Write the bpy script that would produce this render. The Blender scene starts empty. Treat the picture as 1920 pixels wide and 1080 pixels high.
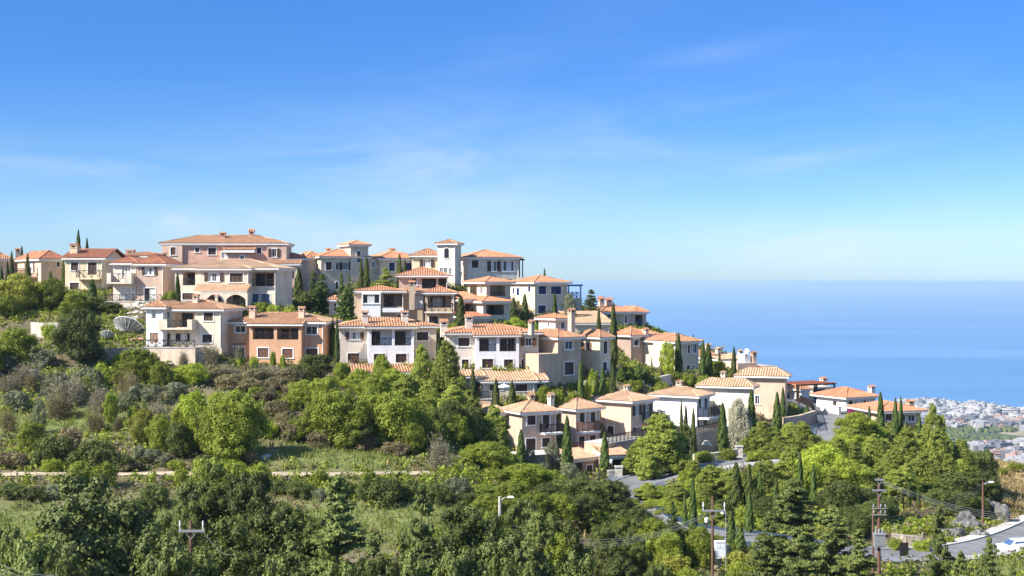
import bpy, math, random
import numpy as np
from mathutils import Vector

# ---------------------------------------------------------------- camera, sky, sun
SC = bpy.context.scene
COL = SC.collection
F, HY = 2666.667, 528.5            # focal length in pixels of the 1920 wide photograph, row of the true horizon
R = math.radians
cam = bpy.data.objects.new('camera', bpy.data.cameras.new('camera'))
COL.objects.link(cam)
cam.data.lens = 50.0
cam.data.sensor_width = 36.0
cam.data.shift_y = -(540 - HY) / 1920
cam.data.clip_start = 0.5
cam.data.clip_end = 900000
cam.rotation_euler = (R(90), 0, 0)
SC.camera = cam
SUN_EL, SUN_AZ = 40.0, 207.0        # azimuth measured from +X towards +Y
SEA_Z = -260.0
SC.view_settings.view_transform = 'Standard'
SC.view_settings.look = 'None'
SC.view_settings.exposure = 1.24
SC.view_settings.gamma = 1
try:
    SC.cycles.max_bounces = 6
    SC.cycles.transparent_max_bounces = 8
    SC.cycles.volume_bounces = 0
except Exception:
    pass

sun = bpy.data.objects.new('sun', bpy.data.lights.new('sun', 'SUN'))
COL.objects.link(sun)
sun.data.energy = 4.4
sun.data.angle = R(0.5)
sun.data.color = (1.0, 0.945, 0.86)
sd = Vector((math.cos(R(SUN_AZ)) * math.cos(R(SUN_EL)), math.sin(R(SUN_AZ)) * math.cos(R(SUN_EL)), math.sin(R(SUN_EL))))
sun.rotation_euler = (-sd).to_track_quat('-Z', 'Y').to_euler()
sun.location = sd * 300

W = bpy.data.worlds.new('World')
SC.world = W
W.use_nodes = True


def N(nt, typ, ins=None, **kw):
    n = nt.nodes.new(typ)
    for k, v in kw.items():
        setattr(n, k, v)
    for k, v in (ins or {}).items():
        if isinstance(v, bpy.types.NodeSocket):
            nt.links.new(v, n.inputs[k])
        else:
            n.inputs[k].default_value = v
    return n


def ramp(nt, fac, stops):
    n = nt.nodes.new('ShaderNodeValToRGB')
    while len(n.color_ramp.elements) < len(stops):
        n.color_ramp.elements.new(0.5)
    for e, (p, c) in zip(n.color_ramp.elements, stops):
        e.position = p
        e.color = (c, c, c, 1) if isinstance(c, (int, float)) else (*c, 1)
    nt.links.new(fac, n.inputs[0])
    return n.outputs[0]


def mixc(nt, fac, a, b, typ='MIX'):
    n = nt.nodes.new('ShaderNodeMix')
    n.data_type = 'RGBA'
    n.blend_type = typ
    for i, v in ((0, fac), (6, a), (7, b)):
        if isinstance(v, bpy.types.NodeSocket):
            nt.links.new(v, n.inputs[i])
        else:
            n.inputs[i].default_value = v if i == 0 else ((*v, 1) if len(v) == 3 else v)
    return n.outputs[2]


def sky():
    nt = W.node_tree
    nt.nodes.clear()
    out = nt.nodes.new('ShaderNodeOutputWorld')
    st = N(nt, 'ShaderNodeTexSky', sky_type='NISHITA', sun_disc=False, sun_elevation=R(SUN_EL), sun_rotation=R(90 - SUN_AZ),
           altitude=260.0, air_density=1.0, dust_density=0.35, ozone_density=3.0)
    tc = N(nt, 'ShaderNodeTexCoord')
    sx = N(nt, 'ShaderNodeSeparateXYZ', {0: tc.outputs['Generated']})
    # clear dry air: a deeper blue than the model's
    tint = ramp(nt, sx.outputs[2], [(0.0, (.30, .41, .60)), (.04, (.26, .375, .57)), (.085, (.18, .305, .50)), (.142, (.131, .265, .485)), (.194, (.131, .272, .49)), (.45, (.60, .72, .84)), (1.0, (.95, .96, 1.0))])
    hs = N(nt, 'ShaderNodeMix', data_type='RGBA', blend_type='MULTIPLY')
    hs.inputs[0].default_value = 1.0
    nt.links.new(st.outputs[0], hs.inputs[6]); nt.links.new(tint, hs.inputs[7])
    # thin wind-drawn cirrus: faint streaks within a few soft banks
    mp = N(nt, 'ShaderNodeMapping', {'Vector': tc.outputs['Generated'], 'Rotation': (0.0, R(10), 0.0), 'Scale': (3.0, 3.0, 14.0), 'Location': (3.3, 0.4, 1.0)})
    n1 = N(nt, 'ShaderNodeTexNoise', {'Vector': mp.outputs[0], 'Scale': 2.2, 'Detail': 8.0, 'Roughness': 0.6, 'Distortion': 0.6})
    c1 = ramp(nt, n1.outputs[0], [(0.36, 0.0), (0.72, 1.0)])
    uu = N(nt, 'ShaderNodeMath', {0: sx.outputs[0], 1: sx.outputs[1]}, operation='DIVIDE')
    vv = N(nt, 'ShaderNodeMath', {0: sx.outputs[2], 1: sx.outputs[1]}, operation='DIVIDE')
    tot = None
    for (px, py, a, b, k, tilt) in ((740, 330, 330, 110, .55, .05), (160, 312, 260, 16, .5, .0), (300, 415, 190, 34, .8, .0), (640, 445, 320, 40, .6, .0), (1500, 300, 240, 18, .32, -.16), (1660, 455, 380, 44, .75, -.03), (1360, 95, 160, 20, .18, -.2), (1000, 90, 260, 60, .12, -.3), (1300, 240, 420, 90, .22, -.15), (-500, 300, 500, 60, .6, 0), (2500, 330, 500, 60, .6, 0)):
        du = N(nt, 'ShaderNodeMath', {0: uu.outputs[0], 1: (px - 960) / F}, operation='SUBTRACT')
        dv = N(nt, 'ShaderNodeMath', {0: vv.outputs[0], 1: (HY - py) / F}, operation='SUBTRACT')
        dt = N(nt, 'ShaderNodeMath', {0: du.outputs[0], 1: tilt, 2: dv.outputs[0]}, operation='MULTIPLY_ADD')
        qa = N(nt, 'ShaderNodeMath', {0: du.outputs[0], 1: F / a}, operation='MULTIPLY')
        qb = N(nt, 'ShaderNodeMath', {0: dt.outputs[0], 1: F / b}, operation='MULTIPLY')
        q2 = N(nt, 'ShaderNodeMath', {0: qa.outputs[0], 1: qa.outputs[0]}, operation='MULTIPLY')
        q3 = N(nt, 'ShaderNodeMath', {0: qb.outputs[0], 1: qb.outputs[0], 2: q2.outputs[0]}, operation='MULTIPLY_ADD')
        e = N(nt, 'ShaderNodeMath', {0: 0.37, 1: q3.outputs[0]}, operation='POWER')
        m = N(nt, 'ShaderNodeMath', {0: e.outputs[0], 1: k, 2: tot.outputs[0] if tot else 0.0}, operation='MULTIPLY_ADD')
        tot = m
    m2 = N(nt, 'ShaderNodeMath', {0: c1, 1: tot.outputs[0]}, operation='MULTIPLY', use_clamp=True)
    m3 = N(nt, 'ShaderNodeMath', {0: m2.outputs[0], 1: 0.75}, operation='MULTIPLY')
    c = mixc(nt, m3.outputs[0], hs.outputs[2], (2.75, 2.95, 3.2, 1))
    bg = N(nt, 'ShaderNodeBackground', {'Color': c, 'Strength': 0.14})
    nt.links.new(bg.outputs[0], out.inputs[0])


sky()

# ---------------------------------------------------------------- materials
MATS = {}


def new_mat(name):
    m = bpy.data.materials.new(name)
    m.use_nodes = True
    nt = m.node_tree
    nt.nodes.clear()
    out = nt.nodes.new('ShaderNodeOutputMaterial')
    return m, nt, out


def principled(nt, out, ins):
    p = N(nt, 'ShaderNodeBsdfPrincipled', ins)
    nt.links.new(p.outputs[0], out.inputs[0])
    return p


def stucco(name, col, var=0.24, stain=0.24):
    m, nt, out = new_mat(name)
    tc = N(nt, 'ShaderNodeTexCoord')
    n1 = N(nt, 'ShaderNodeTexNoise', {'Vector': tc.outputs['Object'], 'Scale': 0.45, 'Detail': 6.0, 'Roughness': 0.62})
    mp = N(nt, 'ShaderNodeMapping', {'Vector': tc.outputs['Object'], 'Scale': (1.3, 1.3, 0.3)})
    n2 = N(nt, 'ShaderNodeTexNoise', {'Vector': mp.outputs[0], 'Scale': 1.0, 'Detail': 4.0, 'Roughness': 0.6})
    f1 = ramp(nt, n1.outputs[0], [(0.3, 1 - var), (0.7, 1.0)])
    f2 = ramp(nt, n2.outputs[0], [(0.28, 1 - stain), (0.52, 1.0)])
    c = mixc(nt, 1.0, col, f1, 'MULTIPLY')
    c = mixc(nt, 1.0, c, f2, 'MULTIPLY')
    n3 = N(nt, 'ShaderNodeTexNoise', {'Vector': tc.outputs['Object'], 'Scale': 14.0, 'Detail': 4.0})
    b = N(nt, 'ShaderNodeBump', {'Strength': 0.35, 'Distance': 0.03, 'Height': n3.outputs[0]})
    principled(nt, out, {'Base Color': c, 'Roughness': 0.88, 'Normal': b.outputs[0], 'Specular IOR Level': 0.15})
    MATS[name] = m


def tiles(name, ca, cb, cc):
    m, nt, out = new_mat(name)
    uv = N(nt, 'ShaderNodeUVMap')
    tc = N(nt, 'ShaderNodeTexCoord')
    mp = N(nt, 'ShaderNodeMapping', {'Vector': uv.outputs[0], 'Scale': (1 / 0.36, 1 / 0.42, 1.0)})
    fl = N(nt, 'ShaderNodeVectorMath', {0: mp.outputs[0]}, operation='FLOOR')
    wn = N(nt, 'ShaderNodeTexWhiteNoise', {'Vector': fl.outputs[0]}, noise_dimensions='3D')
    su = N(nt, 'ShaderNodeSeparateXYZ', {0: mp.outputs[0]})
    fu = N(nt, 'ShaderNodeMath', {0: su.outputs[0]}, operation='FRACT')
    # sun bleached cover tiles, redder pan tiles with the valley shade painted in
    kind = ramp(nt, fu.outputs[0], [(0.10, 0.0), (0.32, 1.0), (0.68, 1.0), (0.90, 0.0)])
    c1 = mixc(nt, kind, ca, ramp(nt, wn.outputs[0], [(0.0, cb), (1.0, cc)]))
    n1 = N(nt, 'ShaderNodeTexNoise', {'Vector': tc.outputs['Object'], 'Scale': 0.9, 'Detail': 6.0, 'Roughness': 0.7})
    f1 = ramp(nt, n1.outputs[0], [(0.30, 0.62), (0.62, 1.0)])
    c = mixc(nt, 1.0, c1, f1, 'MULTIPLY')
    n2 = N(nt, 'ShaderNodeTexNoise', {'Vector': tc.outputs['Object'], 'Scale': 2.7, 'Detail': 5.0, 'Roughness': 0.7})
    f2 = ramp(nt, n2.outputs[0], [(0.57, 0.0), (0.72, 0.55)])
    c = mixc(nt, f2, c, (0.20, 0.15, 0.11))
    sx = N(nt, 'ShaderNodeSeparateXYZ', {0: mp.outputs[0]})
    fr = N(nt, 'ShaderNodeMath', {0: sx.outputs[1]}, operation='FRACT')
    b = N(nt, 'ShaderNodeBump', {'Strength': 0.6, 'Distance': 0.05, 'Height': fr.outputs[0]})
    principled(nt, out, {'Base Color': c, 'Roughness': 0.85, 'Normal': b.outputs[0], 'Specular IOR Level': 0.2})
    MATS[name] = m


def plain(name, col, rough=0.7, var=0.15, scale=3.0, metal=0.0, spec=0.3, bump=0.0):
    m, nt, out = new_mat(name)
    tc = N(nt, 'ShaderNodeTexCoord')
    n1 = N(nt, 'ShaderNodeTexNoise', {'Vector': tc.outputs['Object'], 'Scale': scale, 'Detail': 5.0, 'Roughness': 0.65})
    f1 = ramp(nt, n1.outputs[0], [(0.3, 1 - var), (0.7, 1.0 + var * 0.4)])
    c = mixc(nt, 1.0, col, f1, 'MULTIPLY')
    ins = {'Base Color': c, 'Roughness': rough, 'Metallic': metal, 'Specular IOR Level': spec}
    if bump:
        b = N(nt, 'ShaderNodeBump', {'Strength': 0.7, 'Distance': bump, 'Height': n1.outputs[0]})
        ins['Normal'] = b.outputs[0]
    principled(nt, out, ins)
    MATS[name] = m


def leafmat(name, ca, cb, trans=0.25, vary=0.35):
    m, nt, out = new_mat(name)
    g = N(nt, 'ShaderNodeNewGeometry')
    oi = N(nt, 'ShaderNodeObjectInfo')
    tc = N(nt, 'ShaderNodeTexCoord')
    n1 = N(nt, 'ShaderNodeTexNoise', {'Vector': tc.outputs['Object'], 'Scale': 0.8, 'Detail': 2.0})
    a = N(nt, 'ShaderNodeMath', {0: g.outputs['Random Per Island'], 1: 0.55}, operation='MULTIPLY')
    bb = N(nt, 'ShaderNodeMath', {0: n1.outputs[0], 1: 0.7}, operation='MULTIPLY')
    s = N(nt, 'ShaderNodeMath', {0: a.outputs[0], 1: bb.outputs[0]}, operation='ADD', use_clamp=True)
    c = mixc(nt, s.outputs[0], ca, cb)
    f = ramp(nt, oi.outputs['Random'], [(0.0, 1 - vary), (1.0, 1.0 + vary * 0.3)])
    c = mixc(nt, 1.0, c, f, 'MULTIPLY')
    d = N(nt, 'ShaderNodeBsdfPrincipled', {'Base Color': c, 'Roughness': 0.6, 'Specular IOR Level': 0.25})
    tcol = mixc(nt, 1.0, c, (1.25, 1.3, 0.55), 'MULTIPLY')
    t = N(nt, 'ShaderNodeBsdfTranslucent', {'Color': tcol})
    mx = N(nt, 'ShaderNodeMixShader', {0: trans, 1: d.outputs[0], 2: t.outputs[0]})
    nt.links.new(mx.outputs[0], out.inputs[0])
    MATS[name] = m


stucco('cream', (0.78, 0.65, 0.49))
stucco('peach', (0.74, 0.53, 0.38))
stucco('pink', (0.72, 0.43, 0.31))
stucco('mauve', (0.62, 0.455, 0.345))
stucco('orange', (0.66, 0.385, 0.225))
stucco('white', (0.80, 0.78, 0.76), 0.06, 0.12)
stucco('beige', (0.70, 0.585, 0.435))
stucco('tan', (0.60, 0.45, 0.32))
stucco('brown', (0.42, 0.31, 0.24))
stucco('yellow', (0.78, 0.65, 0.44))
stucco('ivory', (0.80, 0.70, 0.57))
stucco('trim', (0.82, 0.79, 0.74), 0.06, 0.1)
stucco('terrace_wall', (0.72, 0.57, 0.43), 0.2, 0.3)
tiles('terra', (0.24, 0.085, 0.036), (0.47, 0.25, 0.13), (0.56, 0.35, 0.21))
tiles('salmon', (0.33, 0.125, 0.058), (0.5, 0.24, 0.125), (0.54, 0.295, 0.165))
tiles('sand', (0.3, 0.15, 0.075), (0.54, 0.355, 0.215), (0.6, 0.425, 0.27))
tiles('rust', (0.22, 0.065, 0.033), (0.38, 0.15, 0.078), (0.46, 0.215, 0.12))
plain('dark_wood', (0.075, 0.042, 0.028), 0.55)
plain('brown_wood', (0.16, 0.075, 0.045), 0.6)
plain('pale_wood', (0.30, 0.19, 0.13), 0.7)
plain('blue_paint', (0.022, 0.035, 0.10), 0.5)
plain('blue_bright', (0.03, 0.10, 0.25), 0.5)
plain('iron', (0.035, 0.028, 0.025), 0.5)
plain('white_paint', (0.80, 0.80, 0.80), 0.4, 0.05)
plain('glass', (0.018, 0.024, 0.034), 0.06, 0.1, 1.0, 0.0, 0.6)
plain('glass_blue', (0.05, 0.10, 0.20), 0.05, 0.1, 1.0, 0.0, 0.8)
plain('curtain', (0.62, 0.60, 0.56), 0.9, 0.2, 6.0)
plain('stone', (0.40, 0.34, 0.26), 0.9, 0.5, 2.2, 0, 0.2, 0.25)
plain('pale_stone', (0.60, 0.54, 0.45), 0.9, 0.45, 2.0, 0, 0.2, 0.25)
plain('grey_rock', (0.19, 0.18, 0.165), 0.95, 0.7, 1.6, 0, 0.2, 0.4)
plain('cable', (0.16, 0.16, 0.16), 0.6)
plain('concrete', (0.46, 0.43, 0.40), 0.9, 0.25, 1.2, 0, 0.2, 0.02)
plain('asphalt', (0.19, 0.188, 0.185), 0.9, 0.4, 0.35, 0, 0.2, 0.01)
plain('pavement', (0.48, 0.45, 0.41), 0.9, 0.25, 1.0, 0, 0.2, 0.01)
plain('kerb', (0.62, 0.60, 0.57), 0.9, 0.2, 1.5)
plain('track', (0.48, 0.385, 0.265), 0.95, 0.5, 0.5, 0, 0.1, 0.08)
plain('pole_wood', (0.16, 0.085, 0.055), 0.85, 0.4, 2.0)
plain('steel', (0.36, 0.36, 0.355), 0.45, 0.15, 2.0, 0.4)
plain('dish_mesh', (0.25, 0.25, 0.215), 0.55, 0.3, 1.5, 0.1)
plain('bark', (0.13, 0.095, 0.065), 0.95, 0.4, 4.0, 0, 0.1, 0.05)
plain('twig', (0.24, 0.185, 0.13), 0.95, 0.3, 3.0, 0, 0.1)
plain('rubber', (0.02, 0.02, 0.02), 0.8)
plain('car_white', (0.78, 0.79, 0.80), 0.25, 0.03, 1.0, 0, 0.5)

leafmat('leaf_mid', (0.095, 0.135, 0.014), (0.31, 0.35, 0.042), 0.3)
leafmat('leaf_bright', (0.15, 0.215, 0.02), (0.41, 0.46, 0.052), 0.32)
leafmat('leaf_dark', (0.038, 0.06, 0.013), (0.15, 0.175, 0.036), 0.22)
leafmat('leaf_olive', (0.11, 0.128, 0.065), (0.27, 0.29, 0.17), 0.25)
leafmat('leaf_yellow', (0.17, 0.19, 0.03), (0.4, 0.39, 0.06), 0.3)
leafmat('leaf_brown', (0.13, 0.108, 0.05), (0.27, 0.225, 0.115))
leafmat('leaf_grey', (0.15, 0.128, 0.09), (0.32, 0.285, 0.2))
leafmat('leaf_pine', (0.105, 0.15, 0.022), (0.42, 0.46, 0.085), 0.3)
leafmat('leaf_cypress', (0.034, 0.066, 0.013), (0.15, 0.205, 0.04), 0.2)
leafmat('leaf_fore', (0.026, 0.046, 0.011), (0.215, 0.255, 0.060), 0.12)
leafmat('leaf_pale', (0.30, 0.29, 0.18), (0.52, 0.50, 0.38))
leafmat('leaf_grass', (0.13, 0.165, 0.036), (0.31, 0.34, 0.095), 0.3)
leafmat('magenta', (0.30, 0.02, 0.10), (0.60, 0.05, 0.22))
leafmat('leaf_straw', (0.26, 0.19, 0.075), (0.46, 0.35, 0.165))


# ---------------------------------------------------------------- mesh helpers
def tag(o, label=None, cat=None, group=None, kind=None):
    if label: o['label'] = label
    if cat: o['category'] = cat
    if group: o['group'] = group
    if kind: o['kind'] = kind
    return o


def empty(name, loc, rz=0.0):
    o = bpy.data.objects.new(name, None)
    COL.objects.link(o)
    o.location = loc
    o.rotation_euler = (0, 0, rz)
    o.empty_display_size = 0.3
    return o


class MB:
    """collects geometry, then links it as one mesh object"""

    def __init__(s):
        s.v = []; s.f = []; s.uv = []

    def poly(s, pts, uv=None):
        i = len(s.v)
        s.v.extend(tuple(p) for p in pts)
        s.f.append(tuple(range(i, i + len(pts))))
        s.uv.append(uv or [(0, 0)] * len(pts))

    def hexa(s, c):
        """8 corners: bottom loop 0-3, top loop 4-7"""
        i = len(s.v)
        s.v.extend(tuple(p) for p in c)
        for q in ((3, 2, 1, 0), (4, 5, 6, 7), (0, 1, 5, 4), (1, 2, 6, 5), (2, 3, 7, 6), (3, 0, 4, 7)):
            s.f.append(tuple(i + k for k in q)); s.uv.append([(0, 0)] * 4)

    def box(s, x0, x1, y0, y1, z0, z1):
        s.hexa([(x0, y0, z0), (x1, y0, z0), (x1, y1, z0), (x0, y1, z0), (x0, y0, z1), (x1, y0, z1), (x1, y1, z1), (x0, y1, z1)])

    def fbox(s, T, u0, u1, z0, z1, n0, n1):
        s.hexa([T(u0, z0, n0), T(u1, z0, n0), T(u1, z0, n1), T(u0, z0, n1), T(u0, z1, n0), T(u1, z1, n0), T(u1, z1, n1), T(u0, z1, n1)])

    def beam(s, p, q, w, h=None):
        h = h or w
        p = Vector(p); q = Vector(q); d = (q - p).normalized()
        up = Vector((0, 0, 1)) if abs(d.z) < 0.95 else Vector((0, 1, 0))
        a = d.cross(up).normalized() * w / 2
        b = a.cross(d).normalized() * h / 2
        s.hexa([p - a - b, p + a - b, p + a + b, p - a + b, q - a - b, q + a - b, q + a + b, q - a + b])

    def tube(s, pts, rad, n=8, cap=True):
        rings = []
        for k, p in enumerate(pts):
            p = Vector(p)
            d = (Vector(pts[min(k + 1, len(pts) - 1)]) - Vector(pts[max(k - 1, 0)])).normalized()
            up = Vector((0, 0, 1)) if abs(d.z) < 0.9 else Vector((1, 0, 0))
            a = d.cross(up).normalized(); b = d.cross(a).normalized()
            r = rad[k] if isinstance(rad, (list, tuple)) else rad
            i = len(s.v)
            for j in range(n):
                t = 2 * math.pi * j / n
                s.v.append(tuple(p + a * r * math.cos(t) + b * r * math.sin(t)))
            rings.append(i)
        for i, j in zip(rings, rings[1:]):
            for k in range(n):
                s.f.append((i + k, i + (k + 1) % n, j + (k + 1) % n, j + k)); s.uv.append([(0, 0)] * 4)
        if cap:
            s.f.append(tuple(range(rings[0], rings[0] + n))); s.uv.append([(0, 0)] * n)
            s.f.append(tuple(range(rings[-1], rings[-1] + n))); s.uv.append([(0, 0)] * n)

    def build(s, name, mat, parent=None, smooth=False):
        if not s.f:
            return None
        me = bpy.data.meshes.new(name)
        me.from_pydata(s.v, [], s.f)
        if any(any(u != (0, 0) for u in q) for q in s.uv):
            lay = me.uv_layers.new(name='UVMap')
            lay.data.foreach_set('uv', [c for q in s.uv for u in q for c in u])
        if smooth:
            me.polygons.foreach_set('use_smooth', [True] * len(me.polygons))
        me.materials.append(MATS[mat])
        o = bpy.data.objects.new(name, me)
        COL.objects.link(o)
        if parent is not None:
            o.parent = parent
        return o


def at(px, py, Y):
    """the point that far away (metres) whose photograph position is px, py"""
    return Vector(((px - 960) * Y / F, Y, (HY - py) * Y / F))


GROUND = []          # known ground points (x, y, z), used to shape the terrain

# ---------------------------------------------------------------- houses
def roof_mesh(x0, x1, y0, y1, z, kind, pitch):
    """barrel tiled roof over the rectangle; kind hip, gable (ridge along x), gabley (ridge along y), shed (rises towards +y), shedl (rises to +x)"""
    mb = MB()
    Wx, Wy = x1 - x0, y1 - y0
    PER, AMP = 0.36, 0.10
    hx, hy = Wx / 2, Wy / 2
    faces = []
    if kind == 'hip':
        faces = [((x0, y0), (1, 0), (0, 1), Wx, lambda u: min(u, Wx - u, hy)), ((x1, y1), (-1, 0), (0, -1), Wx, lambda u: min(u, Wx - u, hy)),
                 ((x0, y1), (0, -1), (1, 0), Wy, lambda u: min(u, Wy - u, hx)), ((x1, y0), (0, 1), (-1, 0), Wy, lambda u: min(u, Wy - u, hx))]
    elif kind == 'gable':
        faces = [((x0, y0), (1, 0), (0, 1), Wx, lambda u: hy), ((x1, y1), (-1, 0), (0, -1), Wx, lambda u: hy)]
    elif kind == 'gabley':
        faces = [((x0, y1), (0, -1), (1, 0), Wy, lambda u: hx), ((x1, y0), (0, 1), (-1, 0), Wy, lambda u: hx)]
    elif kind == 'shed':
        faces = [((x0, y0), (1, 0), (0, 1), Wx, lambda u: Wy)]
    elif kind == 'shedl':
        faces = [((x0, y1), (0, -1), (1, 0), Wy, lambda u: Wx)]
    rid = int(random.random() * 90) * PER
    for (ox, oy), (ux, uy), (vx, vy), wd, run in faces:
        n = max(4, int(round(wd / PER)) * 4)
        k4 = PER * n / 4 / wd
        prev = None
        for k in range(n + 1):
            u = wd * k / n
            h = AMP * (0.0, 0.72, 1.0, 0.72)[k % 4]
            r = max(run(u), 0.0)
            a = (ox + ux * u, oy + uy * u, z + h)
            b = (ox + ux * u + vx * r, oy + uy * u + vy * r, z + r * pitch + h)
            if prev:
                pa, pb, pu, pr = prev
                mb.poly([pa, a, b, pb], [(pu * k4 + rid, 0), (u * k4 + rid, 0), (u * k4 + rid, r * 1.08), (pu * k4 + rid, pr * 1.08)])
            prev = (a, b, u, r)
        rid += (int(wd / PER) + 8) * PER
    m = min(hx, hy)
    zt = z + m * pitch + 0.05
    caps = []
    if kind == 'hip':
        if hx >= hy:
            a, b = (x0 + hy, y0 + hy, zt), (x1 - hy, y0 + hy, zt)
            ends = [((x0, y0), a), ((x0, y1), a), ((x1, y0), b), ((x1, y1), b)]
        else:
            a, b = (x0 + hx, y0 + hx, zt), (x0 + hx, y1 - hx, zt)
            ends = [((x0, y0), a), ((x1, y0), a), ((x0, y1), b), ((x1, y1), b)]
        caps.append((a, b))
        caps += [((p[0], p[1], z + 0.05), q) for p, q in ends]
    elif kind == 'gable':
        zt = z + hy * pitch + 0.05
        caps = [((x0, y0 + hy, zt), (x1, y0 + hy, zt))] + [((x, y0, z + .05), (x, y0 + hy, zt)) for x in (x0, x1)] + [((x, y1, z + .05), (x, y0 + hy, zt)) for x in (x0, x1)]
    elif kind == 'gabley':
        zt = z + hx * pitch + 0.05
        caps = [((x0 + hx, y0, zt), (x0 + hx, y1, zt))] + [((x0, y, z + .05), (x0 + hx, y, zt)) for y in (y0, y1)] + [((x1, y, z + .05), (x0 + hx, y, zt)) for y in (y0, y1)]
    elif kind == 'shed':
        zt = z + Wy * pitch + 0.05
        caps = [((x0, y0, z + .05), (x0, y1, zt)), ((x1, y0, z + .05), (x1, y1, zt))]
    for p, q in caps:
        if (Vector(p) - Vector(q)).length > 0.15:
            k = max(2, int((Vector(p) - Vector(q)).length / 0.45))
            i = len(mb.f)
            mb.tube([Vector(p).lerp(Vector(q), t / k) for t in range(k + 1)], [0.09 + 0.012 * (t % 2) for t in range(k + 1)], 6)
            for j in range(i, len(mb.f)):
                mb.uv[j] = [(rid + (j - i) // 6 * 0.4 + 0.1, 0.2)] * len(mb.f[j])
    return mb


def railing(mb, p, q, h, style='x', w=0.055):
    """a railing of bars from p to q (points at its foot)"""
    p = Vector(p); q = Vector(q)
    L = (q - p).length
    if L < 0.15:
        return
    n = max(1, int(round(L / (1.05 if style == 'x' else 0.85))))
    up = Vector((0, 0, 1))
    mb.beam(p + up * h, q + up * h, w * 1.4)
    mb.beam(p + up * 0.12, q + up * 0.12, w)
    for k in range(n + 1):
        a = p.lerp(q, k / n)
        mb.beam(a, a + up * h, w * 1.2)
        if k < n:
            b = p.lerp(q, (k + 1) / n)
            if style == 'x':
                mb.beam(a + up * .12, b + up * h, w * 0.9)
                mb.beam(b + up * .12, a + up * h, w * 0.9)
            else:
                for j in range(1, 6):
                    c = a.lerp(b, j / 6)
                    mb.beam(c + up * .12, c + up * h, w * 0.6)


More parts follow.
